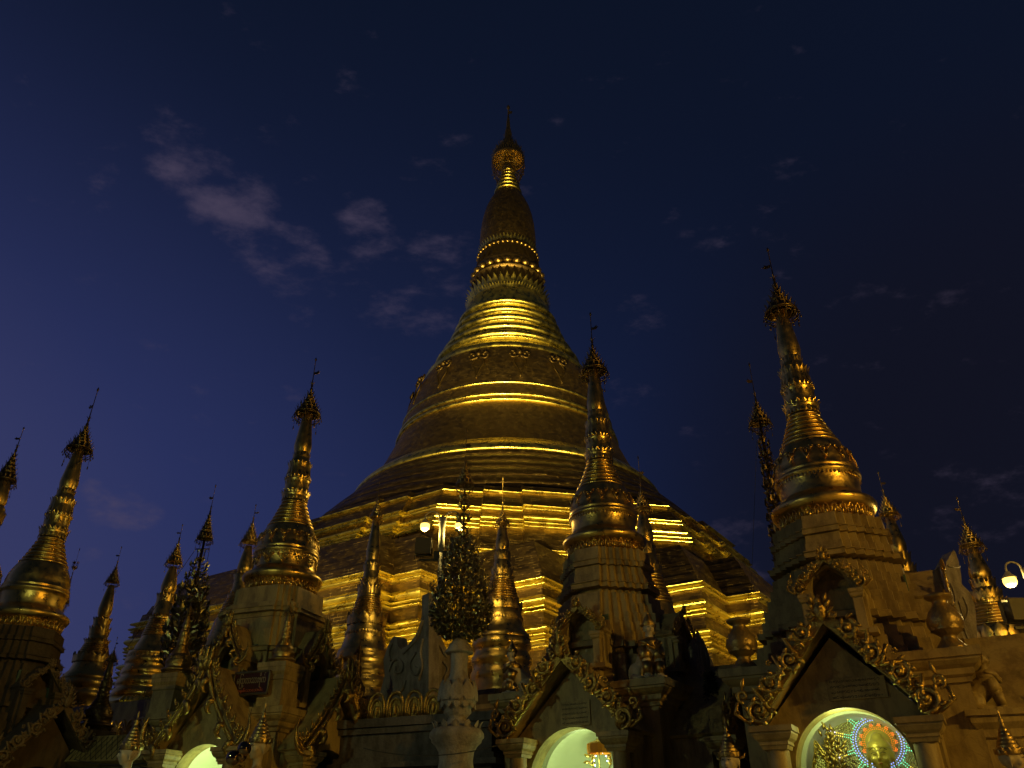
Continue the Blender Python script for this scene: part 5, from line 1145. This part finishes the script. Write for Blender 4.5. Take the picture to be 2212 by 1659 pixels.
def guardian(label, p, rz, H, skin=M_SKIN, lean=0.0, group='crowned guardian statues', tall=1.3):
    """standing crowned figure; p = world point of the centre of the head, H = head height"""
    foot = GZ; h = H; zc = p[2]-foot; hb = h*6.9; base = zc-hb
    t = thing('guardian_statue', label, 'statue', (p[0], p[1], foot), rz, group)
    m = MB(); head_mesh(m, (0, 0, zc), h)
    z = lambda q: zc - q*h
    m.tube([(0, .03*h, z(.35)), (0, .04*h, z(.62)), (0, .05*h, z(.85))], [.20*h, .17*h, .22*h], 14)
    m.tube([(0, .05*h, z(.80)), (0, .05*h, z(1.05)), (0, .04*h, z(1.5)), (0, .04*h, z(2.3)), (0, .03*h, z(2.8)), (0, .03*h, z(3.4))], [.35*h, .62*h, .66*h, .48*h, .52*h, .60*h], 18, flat=.62)
    for s in (-1, 1):
        m.ball((s*.70*h, .05*h, z(1.12)), (.24*h, .22*h, .24*h), 12, 8)
        m.tube([(s*.74*h, .05*h, z(1.1)), (s*.90*h, .02*h, z(1.8)), (s*.92*h, -.05*h, z(2.45)), (s*.62*h, -.42*h, z(2.35)), (s*.22*h, -.62*h, z(2.05))], [.21*h, .19*h, .16*h, .13*h, .09*h], 12)
        # hands pressed together, five fingers each
        for k, (o, l) in enumerate(((-.10, .34), (-.05, .42), (0, .45), (.05, .40))):
            m.tube([(s*.07*h, -.62*h+o*h*.2, z(2.05)), (s*.05*h, (-.68+o*.9)*h, z(1.82)), (s*.035*h, (-.70+o)*h, z(2.05-l-.05))], [.07*h, .045*h, .028*h], 6)
        m.tube([(s*.09*h, -.52*h, z(2.0)), (s*.10*h, -.48*h, z(1.82)), (s*.06*h, -.52*h, z(1.70))], [.05*h, .045*h, .03*h], 6)
        m.tube([(s*.27*h, .03*h, z(3.3)), (s*.29*h, -.02*h, z(4.8)), (s*.27*h, .05*h, z(6.5)), (s*.27*h, .02*h, z(6.8))], [.33*h, .25*h, .15*h, .13*h], 12); m.ball((s*.28*h, -.18*h, z(6.85)), (.14*h, .34*h, .09*h), 10, 8)
    b = m.build('body', skin, t); remesh(b, h*.045)
    face_paint(t, (0, -.025*h, zc), h)
    crown_mesh((0, .02*h, zc), h, tall).build('crown', M_GOLDW, t)
    r = MB(); r.lathe([(.80*h, z(3.3)), (.70*h, z(3.0)), (.55*h, z(2.7)), (.53*h, z(2.4)), (.69*h, z(1.7)), (.70*h, z(1.3)), (.56*h, z(1.0)), (.34*h, z(.86))], 28, mod=lambda a, zz: .72+.28*abs(sin(a))); r.lathe([(.62*h, z(6.7)), (.66*h, z(5.5)), (.70*h, z(4.2)), (.80*h, z(3.2))], 28, mod=lambda a, zz: .78+.22*abs(sin(a)) + .03*cos(a*14)); r.build('robe', M_ROBE, t)
    c = MB()
    for s in (-1, 1):
        for q in range(3): c.tube([(s*(.30+.13*q)*h, -.36*h+.06*q*h, z(.92+.02*q)), (s*(.46+.12*q)*h, -.44*h+.1*q*h, z(1.35)), (s*.16*h, -.50*h, z(1.95+.12*q))], .035*h, 6)
        for q in range(3): c.tube([(s*(.62)*h, -.2*h, z(1.0+.12*q)), (s*.88*h, 0, z(1.02+.14*q)), (s*.95*h, .2*h, z(1.1+.16*q))], .05*h, 6)
    c.build('collar', M_GOLDW, t)
    if base > .25: pb = MB(); moulded(pb, [(.7*h+.12, 0), (.7*h+.12, base*.2), (.7*h, base*.3), (.7*h, base*.85), (.7*h+.1, base*.9), (.7*h+.1, base)]); pb.build('pedestal', M_PLASD, t)
    return t
guardian('crowned guardian statue with pale face between the two flame gables', at(559, 1614, 17.6), radians(-42), .50)
guardian('crowned guardian statue in shade left of the left flame gable, face turned left', at(279, 1628, 18.6), radians(-62), .50, M_SKINW)
guardian('crowned guardian statue in the dark gap left of the nearest shrine, low at the frame', at(1577, 1645, 15.0), radians(-38), .42, M_SKINW)
guardian('crowned guardian statue at the bottom right corner looking right', at(2187, 1640, 13.2), radians(52), .42)
def sphinx(label, X, Y, Z, rz, s=1.0, skin=M_SKINW, gold=M_GOLDW, crown=True, grp='human headed lions on the cornice corners'):
    t = thing('sphinx_statue', label, 'statue', (X, Y, Z), rz, grp); t.scale = (s, s, s)
    m = MB()
    for sx in (-1, 1):
        m.ball((sx*.21, .38, .20), (.15, .27, .21)); m.tube([(sx*.24, .42, .16), (sx*.30, .20, .06), (sx*.27, .02, .05)], [.12, .08, .07], 10); m.ball((sx*.27, -.04, .045), (.08, .12, .045))
        m.tube([(sx*.14, .0, .60), (sx*.135, -.10, .36), (sx*.13, -.13, .12), (sx*.13, -.14, .05)], [.13, .10, .075, .08], 12); m.ball((sx*.13, -.20, .045), (.085, .13, .045))
        for k in range(4): m.ball((sx*.13+(k-1.5)*.035, -.31, .035), (.02, .035, .025), 6, 5)
    m.tube([(0, .45, .24), (0, .28, .36), (0, .08, .52), (0, -.01, .66), (0, 0, .80)], [.22, .23, .23, .22, .12], 14)
    m.tube([(0, 0, .76), (0, -.01, .92)], [.09, .08], 12); head_mesh(m, (0, -.02, 1.03), .30)
    b = m.build('body', skin, t); remesh(b, .016)
    face_paint(t, (0, -.03, 1.03), .30)
    if crown: crown_mesh((0, -.01, 1.03), .30, .95).build('crown', gold, t)
    for sx in (-1, 1):
        a = MB(); a.tube([(sx*.14, -.02, .60), (sx*.135, -.12, .38)], [.15, .125], 12); a.tube([(sx*.135, -.125, .34), (sx*.13, -.15, .12)], [.105, .09], 12)
        a.tube([(sx*.06, -.20, .60), (sx*.16, -.17, .72), (sx*.25, 0, .76)], [.03, .05, .03], 8); a.build('leg_armour', gold, t)
    a = MB()
    a.tube([(-.2, -.12, .74), (0, -.24, .58), (.2, -.12, .74)], .035, 8); a.tube([(-.13, -.14, .74), (0, -.25, .64), (.13, -.14, .74)], .03, 8)
    a.lathe([(.25, .66), (.27, .72), (.2, .80), (.12, .84)], 20, mod=lambda q, z: .9)
    a.build('chest_collar', gold, t); a = MB()
    a.tube([(0, .62, .2), (-.04, .72, .34), (-.02, .66, .50), (.03, .74, .60), (.02, .70, .70)], [.04, .05, .06, .04, .01], 8, flat=.6)
    a.build('tail', gold, t); return t
X, Y = local_world(C_AX, C_A0, -2.0, -1.6); sphinx('human headed lion statue in profile on the left cornice corner above the parasol arch', X, Y, 3.24, radians(-76), .98)
X, Y = local_world(C_AX, C_A0, 1.78, -1.72); sphinx('human headed lion statue facing us on the right cornice corner of its shrine', X, Y, 3.24, radians(10), 1.12)
P1 = at(2152, 1540, 14.6); sphinx('eroded crownless stone lion statue on the ledge at the right edge', P1.x, P1.y, P1.z, radians(60), .85, M_PLAS, M_PLAS, False)
b = MB(); tl = thing('ledge_pier', 'ochre pier and ledge under the eroded stone statue at right', 'pier', (P1.x, P1.y, GZ), radians(-20)); H = P1.z-GZ
moulded(b, [(.36, 0), (.36, H-.45), (.42, H-.42), (.42, H-.3), (.50, H-.2), (.50, H-.1), (.56, H-.09), (.56, H)]); b.build('masonry', M_PLAS, tl)
# ================================================================== seated image with the halo of coloured lights
A_ = radians(D_A0); 
def dloc(x, y, z): X, Y = local_world(D_AX, D_A0, x, y); return Vector((X, Y, z))
HC = None
BY = -2.05                                    # depth of the image inside the porch
def ray_local_y(px, py, yl):
    n = Vector((sin(A_), -cos(A_), 0)); P0 = dloc(0, yl, 0); w_ = plane_pt(px, py, P0, n); d = w_ - Vector((D_AX[0], D_AX[1], 0))
    return (d.x*cos(A_) + d.y*sin(A_), d.z)
hx, hz = ray_local_y(1902, 1632, BY)
h = .56
t = thing('seated_image', 'gilded seated image with calm face lit green in the arch of the nearest shrine', 'statue', dloc(hx, BY, GZ), A_); zc = hz-GZ
m = MB(); head_mesh(m, (0, 0, zc), h); z = lambda q: zc-q*h
m.ball((0, .06*h, zc+.42*h), (.22*h, .22*h, .26*h), 16, 12); m.ball((0, .05*h, zc+.18*h), (.385*h, .43*h, .33*h), 16, 12)
for s in (-1, 1): m.ball((s*.375*h, .02*h, zc-.28*h), (.03*h, .05*h, .18*h), 10, 8)
m.tube([(0, .03*h, z(.35)), (0, .04*h, z(.85))], [.20*h, .23*h], 14)
m.tube([(0, .05*h, z(.8)), (0, .05*h, z(1.05)), (0, .04*h, z(1.5)), (0, .04*h, z(2.3)), (0, .03*h, z(2.9))], [.35*h, .66*h, .70*h, .52*h, .62*h], 18, flat=.6)
for s in (-1, 1):
    m.ball((s*.74*h, .05*h, z(1.15)), (.24*h, .22*h, .24*h)); m.tube([(s*.78*h, .05*h, z(1.1)), (s*.95*h, .02*h, z(1.9)), (s*.9*h, -.2*h, z(2.6)), (s*.3*h, -.6*h, z(2.75))], [.21*h, .18*h, .15*h, .10*h], 12)
    for k in range(4): m.tube([(s*.30*h, (-.56-.05*k)*h, z(2.76)), (s*.02*h, (-.60-.05*k)*h, z(2.80)), (-s*.14*h, (-.58-.05*k)*h, z(2.80))], [.045*h, .035*h, .025*h], 6)
    m.tube([(s*.28*h, -.55*h, z(2.70)), (s*.1*h, -.58*h, z(2.62))], [.04*h, .025*h], 6)
    m.tube([(s*.35*h, .05*h, z(2.9)), (s*1.25*h, -.25*h, z(3.05)), (s*.9*h, -.75*h, z(3.1)), (-s*.1*h, -.85*h, z(3.08))], [.34*h, .30*h, .20*h, .14*h], 12)
M_BUD = pmat('gilded_image', (.55, .42, .10), .42, .6, .1, 3.0)
b = m.build('body', M_BUD, t); remesh(b, .022)
face_paint(t, (0, -.03*h, zc), h, closed=True, mt=pmat('dark_gilt', (.08, .06, .02), .4))
hb = MB(); hb.tube([(-.36*h, -.14*h, zc+.19*h), (-.2*h, -.37*h, zc+.21*h), (0, -.43*h, zc+.215*h), (.2*h, -.37*h, zc+.21*h), (.36*h, -.14*h, zc+.19*h)], .012*h, 6); hb.build('hairline', M_BUD, t)
th_ = MB(); zz = z(3.35); moulded(th_, [(.95, 0), (.95, zz*.3), (.8, zz*.35), (.8, zz*.8), (.92, zz*.85), (.92, zz)]); th_.build('throne', M_CARVE, t)
# halo
cx_, cz_ = ray_local_y(1897, 1604, BY+.30)
hl = thing('light_halo', 'round mirrored halo with rings and rays of coloured lights behind the seated image', 'halo', dloc(cx_, BY+.32, cz_), A_)
def disc(r, y, seg=64): 
    d = MB(); d.lathe([(r, 0), (r+.03, .02), (r, .05), (0.001, .05)], seg, mat=Matrix.Translation((0, y, 0)) @ Matrix.Rotation(pi/2, 4, 'X')); return d
M_MOS = pmat('mirror_mosaic', (.50, .46, .22), .22, 1.0, .5, 14, 1.0, 22, rvar=.12)
disc(.84, .12).build('mirror_disc', M_MOS, hl); disc(.27, .045).build('inner_disc', M_BUD, hl)
def led(name, col, es, pts, r=.011):
    m = MB()
    for x, z in pts: m.ball((x, -.0, z), r, 6, 4)
    m.build(name, pmat(name+'_glow', col, .4, emit=col, es=es), hl)
K = .0092
led('blue_led_ring', (.30, .40, 1.0), 1.6, [(r*cos(a), r*sin(a)) for r in (.375, .42) for a in [2*pi*(k+.5*(r > .4))/58 for k in range(58)]])
og = [(r*cos(a), r*sin(a)) for r in (.225, .255) for a in [2*pi*k/46 for k in range(46)]]
for j in range(14):
    a0_ = 2*pi*j/14
    for q in (-.09, 0, .09): og.append((.285*cos(a0_+q), .285*sin(a0_+q)))
    for q in (-.045, .045): og.append((.31*cos(a0_+q), .31*sin(a0_+q)))
led('orange_led_ring', (1.0, .20, .02), 1.7, og, .009)
gr, ye, wh = [], [], []
for j in range(12):
    a = 2*pi*(j+.5)/12
    for q in (-.022, .022):
        for i in range(11):
            r = .46+.034*i; p2 = (r*cos(a)-q*sin(a)*1.0, r*sin(a)+q*cos(a)); (gr if i < 4 else ye if i < 8 else wh).append(p2)
    for k in (-2, -1, 1, 2): gr.append((.45*cos(a+k*.09), .45*sin(a+k*.09)))
led('green_led_ray', (.15, .8, .45), 1.6, gr, .009); led('yellow_led_ray', (1.0, .75, .08), 2, ye, .009); led('white_led_ray', (.85, .75, 1.0), 3, wh, .010)
# gilt ornament at the side of the halo: a mirrored leaf and curling foliage
ox, oz = ray_local_y(1790, 1645, BY-.1)
or_ = thing('altar_ornament', 'gilt curling altar foliage with a beaded mirror leaf left of the halo', 'ornament', dloc(ox, BY-.1, oz), A_)
m = MB(); rnd = random.Random(5)
for k in range(9):
    x = -.02+.26*rnd.random(); zq = -.1+.62*(k/9)
    m.tube(spiral(x, zq, .07+.05*rnd.random(), rnd.random()*6, 1.2, -.03*rnd.random(), 16, .2, rnd.choice((-1, 1))), .014, 6)
    for j in range(4): leafblob(m, x+rnd.uniform(-.1, .1), zq+rnd.uniform(-.1, .1), -.04, rnd.uniform(.6, 2.6), .14, .06)
    m.ball((x, -.05, zq), .03, 8, 6)
m.build('curling_foliage', M_GOLDW, or_)
m = MB(); lf = smoothcurve([(-.16, -.45), (-.28, -.15), (-.20, .15), (-.16, .34), (-.04, .12), (0, -.15), (-.06, -.45)], 6)
m.tube([(x, -.06, zz) for x, zz in lf], .012, 5); m.tube([(-.10+.8*(x+.10), -.06, -.06+.7*(zz+.06)) for x, zz in lf], .009, 5)
for i in range(0, len(lf), 3): m.ball((-.10+.9*(lf[i][0]+.10), -.07, -.03+.85*(lf[i][1]+.03)), .018, 6, 5)
m.build('leaf_frame', M_GOLD, or_); m = MB(); m.ribbon(lf, -.04, -.02); m.build('mirror_leaf', M_MOS, or_)
# arch rim light of the nearest shrine: lamps above the image
lamp('image_lamp_left', 'POINT', dloc(hx-.40, BY-.75, 1.86), LAMP_B, (.80, 1.0, .35), None, .2)
lamp('image_lamp_right', 'POINT', dloc(hx+.40, BY-.75, 1.86), LAMP_B*.8, (.85, .95, .40), None, .2)
# ================================================================== parasol hung in the arch of the centre right shrine
px_, pz_ = None, None
def c_local(px, py, yl):
    a = radians(C_A0); n = Vector((sin(a), -cos(a), 0)); X, Y = local_world(C_AX, C_A0, 0, yl); w_ = plane_pt(px, py, Vector((X, Y, 0)), n); return w_
w_ = c_local(1293, 1606, -2.3)
t = thing('hanging_parasol', 'small orange fringed parasol in the lit arch', 'parasol', w_, radians(C_A0))
m = MB(); m.lathe([(.002, .08), (.10, .05), (.24, .0), (.25, -.02)][::-1], 28); m.build('canopy', pmat('yellow_cloth', (.75, .42, .05), .7), t)
m = MB(); m.lathe([(.245, -.20), (.25, -.10), (.25, -.01)], 56, mod=lambda a, z: 1+.035*cos(a*18)); m.build('fringe', pmat('orange_cloth', (.80, .30, .03), .7), t)
m = MB(); m.tube([(0, 0, -.5), (0, 0, .18)], .012, 6); m.build('shaft', M_GOLDW, t)
w_ = c_local(1300, 1645, -2.0)
t = thing('altar_ornament', 'gilt leaf backrest with small lights below the parasol', 'ornament', w_, radians(C_A0)); m = MB(); rnd = random.Random(9)
for k in range(10):
    a = pi*k/9; x, zq = .22*cos(a), .25*sin(a); m.tube(spiral(x, zq, .08, a, 1.1, -.02, 14, .2, 1 if k % 2 else -1), .014, 5); leafblob(m, x*1.2, zq*1.2, -.03, a, .18, .08)
m.lathe([(.22, 0), (.24, .02), (.22, .04)], 24, mat=Matrix.Rotation(pi/2, 4, 'X')); m.build('leaf_backrest', M_GOLD, t)
m = MB(); [m.ball((.16*cos(k*.6), -.05, .17*sin(k*.6)), .012, 6, 4) for k in range(7)]; m.build('small_lights', pmat('led_blue', (.3, .5, 1), .4, emit=(.4, .5, 1), es=14), t)
# ================================================================== nameplate and inscriptions
def text_mesh(parent, s, size, loc, rot, mat, name='lettering', width=None):
    cu = bpy.data.curves.new('t', 'FONT'); cu.body = s; cu.size = size; cu.extrude = .004; cu.align_x = 'CENTER'; cu.align_y = 'CENTER'
    o = bpy.data.objects.new('t', cu); COL.objects.link(o); bpy.context.view_layer.update()
    me = bpy.data.meshes.new_from_object(o.evaluated_get(bpy.context.evaluated_depsgraph_get())); bpy.data.objects.remove(o)
    if width and me.vertices:
        xs = [v.co.x for v in me.vertices]; k = width/(max(xs)-min(xs)); c = (max(xs)+min(xs))/2
        for v in me.vertices: v.co.x = (v.co.x-c)*k
    me.materials.clear(); me.materials.append(mat); q = bpy.data.objects.new(name, me); COL.objects.link(q); q.parent = parent; q.location = loc; q.rotation_euler = rot; return q
X, Y = local_world(B_AX, B_A0, 1.14, -2.18)
zs = at(560, 1476, Y).z
t = thing('nameplate', 'dark framed nameplate with pale curly lettering under the corner pedestal', 'sign', (X, Y, zs), radians(B_A0)+radians(0))
m = MB(); m.box((0, 0, 0), (1.02, .05, .56)); m.build('board', pmat('maroon_board', (.035, .008, .006), .35), t)
m = MB(); m.tube([(-.49, -.03, -.26), (.49, -.03, -.26), (.52, -.03, -.22), (.52, -.03, .22), (.49, -.03, .26), (-.49, -.03, .26), (-.52, -.03, .22), (-.52, -.03, -.22), (-.49, -.03, -.26)], .03, 6); m.build('frame', M_BOX, t)
M_INK = pmat('cream_lettering', (.22, .19, .12), .5)
text_mesh(t, '\u1019\u103c\u1010\u1039\u1010\u102c\u101e\u102c\u1038\u1017\u102d\u102f\u1000\u103a', .24, (0, -.03, .07), (pi/2, 0, 0), M_INK, width=.84)
text_mesh(t, '\u1001\u102f\u1014\u1005\u103a\u101e\u102c\u1038\u101e\u1019\u102e\u1038', .09, (0, -.03, -.17), (pi/2, 0, 0), pmat('red_lettering', (.35, .08, .03), .5), width=.74)
# faint plaques on the gable walls
def plaque(px, py, w, hh, ax, a0, yl, label, rows):
    a = radians(a0); n = Vector((sin(a), -cos(a), 0)); X, Y = local_world(ax, a0, 0, yl); P = plane_pt(px, py, Vector((X, Y, 0)), n)
    t = thing('stone_plaque', label, 'plaque', P, a); m = MB(); m.box((0, 0, 0), (w, .03, hh)); m.build('slab', M_PLAS, t)
    m = MB(); r = random.Random(2)
    for i in range(rows):
        x = -w*.42
        while x < w*.42:
            q = r.uniform(.02, .045); m.tube(spiral(x, hh*(.38-.76*i/max(1, rows-1)), q*.5, r.random()*6, .8, -.018, 8, .7), .004, 3); x += q*1.3
    m.build('engraved_script', M_BLACK, t)
plaque(1243, 1541, .72, .50, C_AX, C_A0, -2.88, 'faint engraved plaque above the parasol arch', 5)
plaque(1850, 1487, .95, .34, D_AX, D_A0, -3.03, 'faint engraved plaque above the halo arch', 4)
# ================================================================== mirror balls beside the guardian
P1 = at(520, 1630, 17.0); t = thing('mirror_ball_garland', 'string of glinting glass balls and tinsel beside the pale faced guardian', 'garland', P1, 0)
M_GL = pmat('dark_mirror_glass', (.30, .20, .10), .08, 1.0, .3, 10)
for x, y, zq, r in ((.05, 0, .10, .14), (-.15, .02, -.06, .14), (-.02, .08, -.02, .12)):
    m = MB(); m.ball((x, y, zq), r, 16, 12); m.build('glass_ball', M_GL, t)
m = MB(); rnd = random.Random(3)
for k in range(240): a = rnd.random()*6.28; zq = -.2-.75*rnd.random(); m.leaf((-.02+.11*cos(a), .11*sin(a), zq), (cos(a), sin(a), rnd.uniform(-1, 1)), .03, .08)
m.build('tinsel', M_GOLD, t)
m = MB(); m.tube([(0, 0, .2), (0, .3, 1.0)], .006, 4); m.build('cord', M_WIRE, t)
# ================================================================== wires
def wire(label, a, b, sag, r=.012):
    P = [a.lerp(b, k/16) - Vector((0, 0, sag*4*(k/16)*(1-k/16))) for k in range(17)]; m = MB(); m.tube([p-a for p in P], r, 4); o = m.build('cable', M_WIRE); o.location = a; tag(o, label, 'cable')
wire('sagging black cable across the grey wall below the arch leaves', at(785, 1616, 17.0), at(1075, 1610, 17.0), .16)
wire('thin black guy wire hanging beside the dark metal tree', at(1636, 920, 19.5), at(1618, 1400, 19.5), .0, .006)
wire('thin black wire across the low lattice roof at left', at(160, 1640, 21.0), at(320, 1648, 19.0), .08)
FLOODS = [(-24, 34, 0.5, -8, 68, 20, 30000, 80, 'floodlight on a low mast behind the left gilded stupas'),
          (-9, 33, 0.5, -2, 62, 18, 34000, 80, 'floodlight on a low mast behind the banded stupa'),
          (5, 33, 0.5, 2, 62, 18, 30000, 80, 'floodlight on a low mast behind the vase tree'),
          (22, 34, 0.5, 8, 66, 20, 19000, 80, 'floodlight on a low mast behind the right shrines'),
          (27, 35, 8.5, 3, 79, 38, 45000, 60, 'added out of view floodlight on a tall mast at the far right'),  # both tall masts are added out of view to widen the ring highlights
          (-25, 33, 7.0, -3, 79, 42, 48000, 60, 'added out of view floodlight on a tall mast at the far left'),
          (-11.5, 25.5, 0.2, -17.5, 32, 5.5, 1500, 75, 'small floodlight at the foot of the left gilded stupas'),
          (-1.5, 28.5, 0.2, -3.5, 32.2, 5, 500, 80, 'small floodlight at the foot of the banded stupas')]
# ================================================================== floodlights that wash the great stupa
fl = None
def floodlight(loc, target, power, color, label, angle=70, size=.35, group='floodlights at the foot of the great stupa'):
    global fl
    d = (Vector(target)-Vector(loc)); rz = atan2(-d.x, d.y); pitch = atan2(d.z, math.hypot(d.x, d.y))
    t = thing('floodlight', label, 'floodlight', loc, rz, group)
    m = MB(); mt = Matrix.Rotation(pitch, 4, 'X')
    m.box((0, -.16, 0), (.5, .28, .4), mat=mt); m.tube([(-.32, -.15, -.28), (-.32, -.15, 0)], .02, 6); m.tube([(.32, -.15, -.28), (.32, -.15, 0)], .02, 6); m.box((0, -.15, -.3), (.66, .06, .04))
    m.build('housing', M_BOX, t)
    p = MB(); p.tube([(0, -.15, GZ-loc[2]), (0, -.15, -.3)], .05, 8); p.build('mast', M_POST, t)
    l = lamp('flood_beam', 'SPOT', (0, .02, 0), power, color, t, size, angle=angle, blend=.5)
    l.rotation_euler = (pi/2 + pitch, 0, 0)
    return t
for (x, y, z, tx, ty, tz, pw, an, w) in FLOODS:
    floodlight((x, y, z), (tx, ty, tz), pw, GOLDL, w, an)
